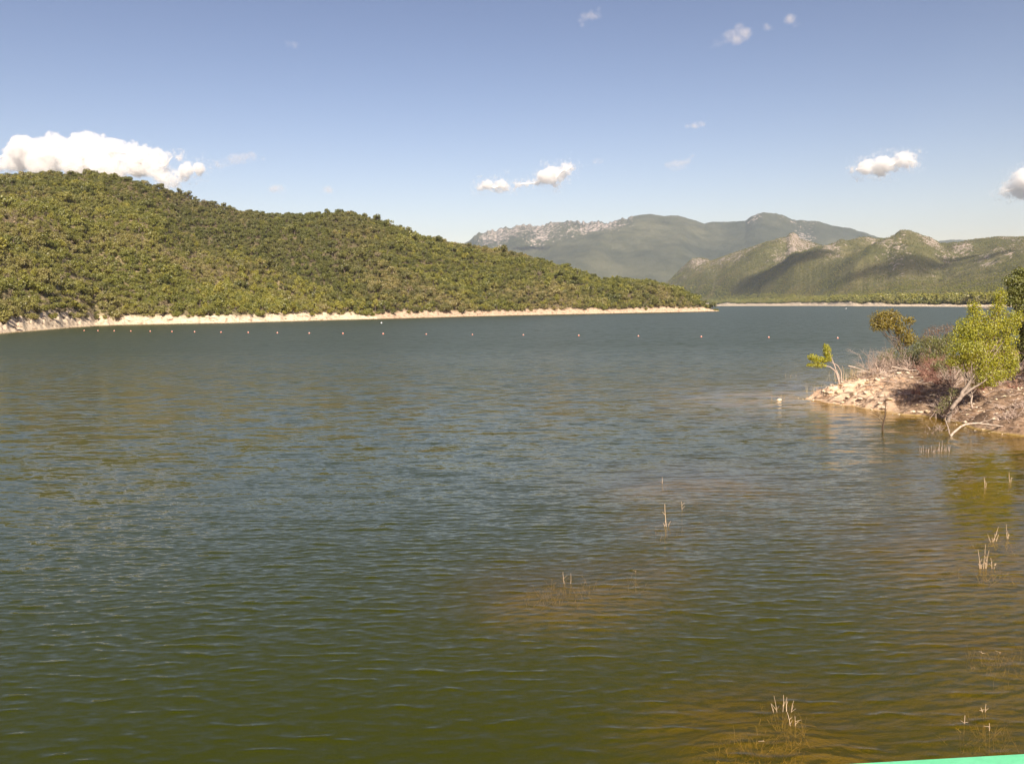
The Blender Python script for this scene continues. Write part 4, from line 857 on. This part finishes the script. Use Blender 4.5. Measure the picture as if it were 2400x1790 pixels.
N = NT('walkway_concrete'); nn = N.noise(N.pos(), 6, 5); M['conc'] = N.done(N.pbsdf(N.mix(nn, (.28, .27, .25), (.40, .38, .35)), .9, .2, N.bump(nn, .4, .02)))
o = link('walkway', boxv(-3.6, 3.6, -2.6, .10, -.35, -.002, .01), M['conc'], None, (A_[0], A_[1], 4.42)); o.rotation_euler = (0, 0, ang_); tag(o, kind='structure')

# ------------------------------------------------------------------ clouds
def vapour(name, sc1, sc0, ramp_, a1, a0, cut, dens):
    N = NT(name); tc_ = N.pos(); n1 = N.noise(tc_, sc1, 7, .7); n0 = N.noise(tc_, sc0, 4, .6)
    pv = N.n('ShaderNodeVolumePrincipled'); pv.inputs['Color'].default_value = (1, .99, .98, 1); pv.inputs['Density Attribute'].default_value = ''
    av = N.n('ShaderNodeAttribute', attribute_name='density')
    d_ = N.math('ADD', N.math('MULTIPLY', av.outputs['Fac'], ramp_), N.math('ADD', N.math('MULTIPLY', N.math('SUBTRACT', n1, .5), a1), N.math('MULTIPLY', N.math('SUBTRACT', n0, .5), a0)))
    d_ = N.math('MINIMUM', N.math('MAXIMUM', N.math('SUBTRACT', d_, cut), 0.), 1.)
    N.l(N.math('MULTIPLY', d_, dens), pv.inputs['Density']); N.l(pv.outputs[0], N.out.inputs['Volume']); return N.m
M['cloud'] = vapour('cloud_vapour', .014, .0035, 2.2, 1.5, .3, .30, .07)
M['cloud2'] = vapour('small_cloud_vapour', .026, .009, 1.6, 2.6, 1.3, .26, .05)
M['thin'] = vapour('thin_cloud_vapour', .014, .0035, 2.0, 1.2, .4, .3, .022)
N = NT('wisp_vapour'); tc_ = N.mapping(N.pos(), (1, 1, 1)); n1 = N.noise(tc_, .008, 6, .68, .6)
pv = N.n('ShaderNodeVolumePrincipled'); pv.inputs['Color'].default_value = (1, .95, .93, 1); pv.inputs['Density Attribute'].default_value = ''
av = N.n('ShaderNodeAttribute', attribute_name='density')
N.l(N.math('MULTIPLY', N.math('MULTIPLY', av.outputs['Fac'], N.mrange(n1, .44, .62)),   .0115), pv.inputs['Density']); N.l(pv.outputs[0], N.out.inputs['Volume']); M['wisp'] = N.m
def ico(n=3):
    import bmesh as B
    b_ = B.new(); B.ops.create_icosphere(b_, subdivisions=n, radius=1); v = np.array([q.co[:] for q in b_.verts]); f = np.array([[q.index for q in fc.verts] for fc in b_.faces]); b_.free(); return v, f
IV, IF = ico(3)
def cloud_nodes(mat, voxel, band):
    ng = bpy.data.node_groups.new('cloud_body', 'GeometryNodeTree')
    ng.interface.new_socket('Geometry', in_out='INPUT', socket_type='NodeSocketGeometry'); ng.interface.new_socket('Geometry', in_out='OUTPUT', socket_type='NodeSocketGeometry')
    gi = ng.nodes.new('NodeGroupInput'); go = ng.nodes.new('NodeGroupOutput'); mv = ng.nodes.new('GeometryNodeMeshToVolume'); mv.resolution_mode = 'VOXEL_SIZE'
    mv.inputs['Density'].default_value = 1.; mv.inputs['Voxel Size'].default_value = voxel; mv.inputs['Interior Band Width'].default_value = band
    sm = ng.nodes.new('GeometryNodeSetMaterial'); sm.inputs['Material'].default_value = mat
    ng.links.new(gi.outputs[0], mv.inputs['Mesh']); ng.links.new(mv.outputs[0], sm.inputs['Geometry']); ng.links.new(sm.outputs[0], go.inputs[0]); return ng
def cloud(label, puffs, Y, mat, voxel, band, conv=lambda x, y: (x, y), k=1., seed=0, flat=1., core=False):
    r = np.random.default_rng(seed); V = []; Fc = []; off = 0
    for q in puffs:
        px, py = conv(q[0], q[1]); c = at(px, py, Y); R = q[2] * k / F * Y
        c = c + np.array((0, r.normal(0, .5) * R, 0))
        v = IV * R * np.array((1, 1, flat)); g_ = gnoise(v[:, 0] / R * 2.1 + off, v[:, 2] / R * 2.1 + v[:, 1] / R) ; v = v * (1 + .16 * g_)[:, None] + c
        V.append(v); Fc.append(IF + off); off += len(v)
    V = np.concatenate(V); b_ = V.mean(0); me = mesh('cloud', V - b_, np.concatenate(Fc)); me.materials.append(mat)
    o = link('cloud' if not core else 'vapour', me, None, None, b_); m = o.modifiers.new('body', 'NODES'); m.node_group = cloud_nodes(mat, voxel, band)
    if not core: return tag(o, label, 'cloud', kind='stuff')
    cc = sorted([(at(*conv(q[0], q[1]), Y), q[2] * k / F * Y) for q in puffs if q[2] * k > 7], key=lambda z_: z_[0][0])
    Sp = smooth_path([z_[0] for z_ in cc], 24); rad = np.interp(Sp[:, 0], [z_[0][0] for z_ in cc], [z_[1] for z_ in cc]); rad[0] = rad[-1] = rad.min() * .05
    tv, tf = tubes([(Sp, .13 * rad)], 12)
    c_ = link('cloud', mesh('cloud_core', tv - b_, tf), M['core'], None, b_); o.parent = c_; o.location = (0, 0, 0)
    return tag(c_, label, 'cloud')
N = NT('cloud_core'); cn_ = N.noise(N.pos(), .01, 4); cdf = N.n('ShaderNodeBsdfDiffuse'); N.put(cdf.inputs[0], N.mix(cn_, (.93, .92, .91), (.98, .98, .97))); M['core'] = N.done(cdf.outputs[0])
z2 = lambda x, y: (x / 2.769, 280 + y / 2.769)
puffs = [(-60, 300, 70), (20, 290, 70), (100, 250, 95), (190, 210, 100), (290, 160, 75), (335, 130, 65), (300, 270, 130), (430, 180, 75), (500, 150, 75), (570, 145, 80), (520, 270, 135), (650, 180, 85), (740, 200, 80), (800, 220, 75), (865, 170, 45), (880, 270, 110), (960, 240, 75), (1030, 240, 60), (1080, 250, 50), (700, 320, 125), (1010, 320, 85), (1040, 390, 55), (1085, 330, 45), (1070, 440, 40)]
rp = np.random.default_rng(77)
puffs += [(q[0] + q[2] * .85 * math.cos(a), q[1] - abs(q[2] * .85 * math.sin(a)), q[2] * rp.uniform(.25, .42)) for q in puffs for a in rp.uniform(0, 3.14, 3)]
cloud('large bright white cumulus rising behind the wooded hill', puffs, 9000, M['cloud'], 22., 150., z2, 1.05 / 2.769, 1, core=True)
cloud('ragged wisp trailing off the large cumulus', [(1100, 385, 46), (1150, 375, 44), (1195, 362, 44), (1235, 340, 44), (1275, 315, 42), (1210, 290, 26), (1298, 325, 30), (1160, 250, 25), (1120, 410, 40)], 9000, M['cloud2'], 14., 110., z2, 1.2 / 2.769, 2)
SM_ = [('thin elongated wisp between the cumulus and the hill saddle', [(520, 386, 12), (536, 380, 12), (552, 374, 13), (570, 371, 13), (590, 368, 12), (618, 371, 6)], 'wisp'), ('tiny faint puff low over the hill saddle', [(642, 443, 10), (652, 441, 11), (660, 444, 8)], 'wisp'), ('tiny triangular puff above the second hill', [(758, 447, 8), (766, 443, 9), (773, 448, 7)], 'wisp'),
       ('pair of small puffs low over the mountain ridge', [(1128, 438, 9), (1142, 436, 11), (1158, 440, 10), (1172, 437, 14), (1184, 438, 10)], 'cloud2'), ('small bright cloud with a tail over the mountain ridge', [(1218, 432, 8), (1236, 430, 8), (1255, 430, 9), (1275, 420, 15), (1292, 412, 18), (1310, 404, 16), (1328, 396, 14), (1340, 392, 9), (1300, 424, 12)], 'cloud2'), ('faint streak trailing from the bright ridge cloud', [(1362, 390, 5), (1380, 384, 6), (1398, 379, 8), (1408, 378, 6)], 'wisp'),
       ('faint smudge of cloud above the high peak', [(1565, 388, 8), (1582, 388, 13), (1600, 386, 12), (1612, 378, 9), (1624, 364, 6)], 'wisp'), ('thin streak of cloud in the middle of the sky', [(1612, 295, 6), (1630, 294, 9), (1645, 291, 8)], 'wisp'), ('bright elongated cloud over the rocky hill', [(2003, 398, 9), (2020, 396, 14), (2040, 390, 17), (2060, 388, 17), (2078, 390, 17), (2096, 384, 16), (2112, 376, 17), (2130, 374, 17), (2142, 380, 11)], 'cloud2'),
       ('bright cloud cut off by the edge of the picture', [(2356, 448, 12), (2372, 446, 15), (2388, 436, 20), (2404, 430, 30), (2430, 435, 30)], 'cloud2'), ('tiny faint streak high over the wooded hill', [(676, 104, 7), (688, 104, 8)], 'wisp'), ('thin curling wisp near the top of the sky', [(1362, 45, 8), (1370, 36, 10), (1388, 40, 12), (1402, 32, 9), (1408, 22, 8), (1364, 60, 6)], 'wisp'),
       ('ragged slanting wisp high over the mountain', [(1665, 112, 7), (1680, 102, 11), (1694, 94, 13), (1712, 86, 14), (1732, 82, 17), (1742, 84, 14), (1734, 62, 10), (1752, 90, 7)], 'wisp2'), ('small split wisp beside the ragged slanting one', [(1798, 62, 9), (1806, 66, 7), (1852, 46, 12), (1860, 58, 10), (1848, 42, 8)], 'wisp')]
N = bpy.data.materials
M['wisp2'] = M['wisp']
for k, (lb, pf_, mt) in enumerate(SM_):
    cloud(lb, pf_, 9500 if pf_[0][1] > 250 else 6500, M[mt], 11., 90. if mt.startswith('cloud') else 60., k=1.6 if mt.startswith('cloud') else 1.4, seed=10 + k, flat=.8, core=mt.startswith('cloud'))

# ------------------------------------------------------------------ haze: the air over the lake
N = NT('haze_air'); pv = N.n('ShaderNodeVolumePrincipled'); pv.inputs['Color'].default_value = (.72, .84, 1.0, 1); pv.inputs['Density'].default_value = 5.0e-5; pv.inputs['Anisotropy'].default_value = .2
N.l(pv.outputs[0], N.out.inputs['Volume']); M['haze'] = N.m
o = link('haze', boxv(-12000, 12000, -100, 12000, -10.5, 1060), M['haze']); tag(o, 'pale summer haze over the lake and hills', 'haze', kind='stuff')

# clouds beyond the top of the picture; their shadows lie on the rocky hill and the mountain
def hit(loft, px, py):
    t = np.linspace(.02, 1.0, 400); P, _, _ = loft.ev(np.full(400, float(px)), t); v = P - np.array((0, 0, EYE))
    yy = 895 - F * (v @ _T) / (v @ _W); return P[np.argmin(np.abs(yy - py))]
def shade_cloud(label, loft, pts, height, seed):
    r = np.random.default_rng(seed); V = []; Fc = []; off = 0; s_ = np.array(sd)
    for px, py, rad in pts:
        P = hit(loft, px, py); c = P + s_ * (height - P[2]) / s_[2]
        v = IV * rad * np.array((1, 1, .55)) * (1 + .2 * gnoise(IV[:, 0] * 2 + off, IV[:, 1] * 2 + IV[:, 2]))[:, None] + c; V.append(v); Fc.append(IF + off); off += len(v)
    V = np.concatenate(V); b_ = V.mean(0); me = mesh('cloud', V - b_, np.concatenate(Fc)); me.materials.append(M['thin'])
    o = link('cloud', me, None, None, b_); m = o.modifiers.new('body', 'NODES'); m.node_group = cloud_nodes(M['thin'], 22., 60.); return tag(o, label, 'cloud', kind='stuff')
shade_cloud('long cloud passing above the rocky hill', hillC, [(1915, 590, 80), (1885, 600, 90), (1850, 614, 95), (1815, 630, 95), (1780, 646, 90), (1748, 660, 70), (1715, 676, 45)], 1900, 1)
shade_cloud('second long cloud passing above the rocky hill', hillC, [(2110, 606, 70), (2085, 620, 75), (2050, 634, 75), (2015, 645, 65), (2140, 622, 80), (2180, 618, 80), (2225, 612, 75), (2270, 604, 70), (2320, 596, 60), (2150, 640, 60), (2100, 640, 60)], 1900, 2)
shade_cloud('small cloud passing above the mountain', mtD, [(1225, 582, 120), (1255, 580, 120), (1280, 584, 80)], 3600, 3)
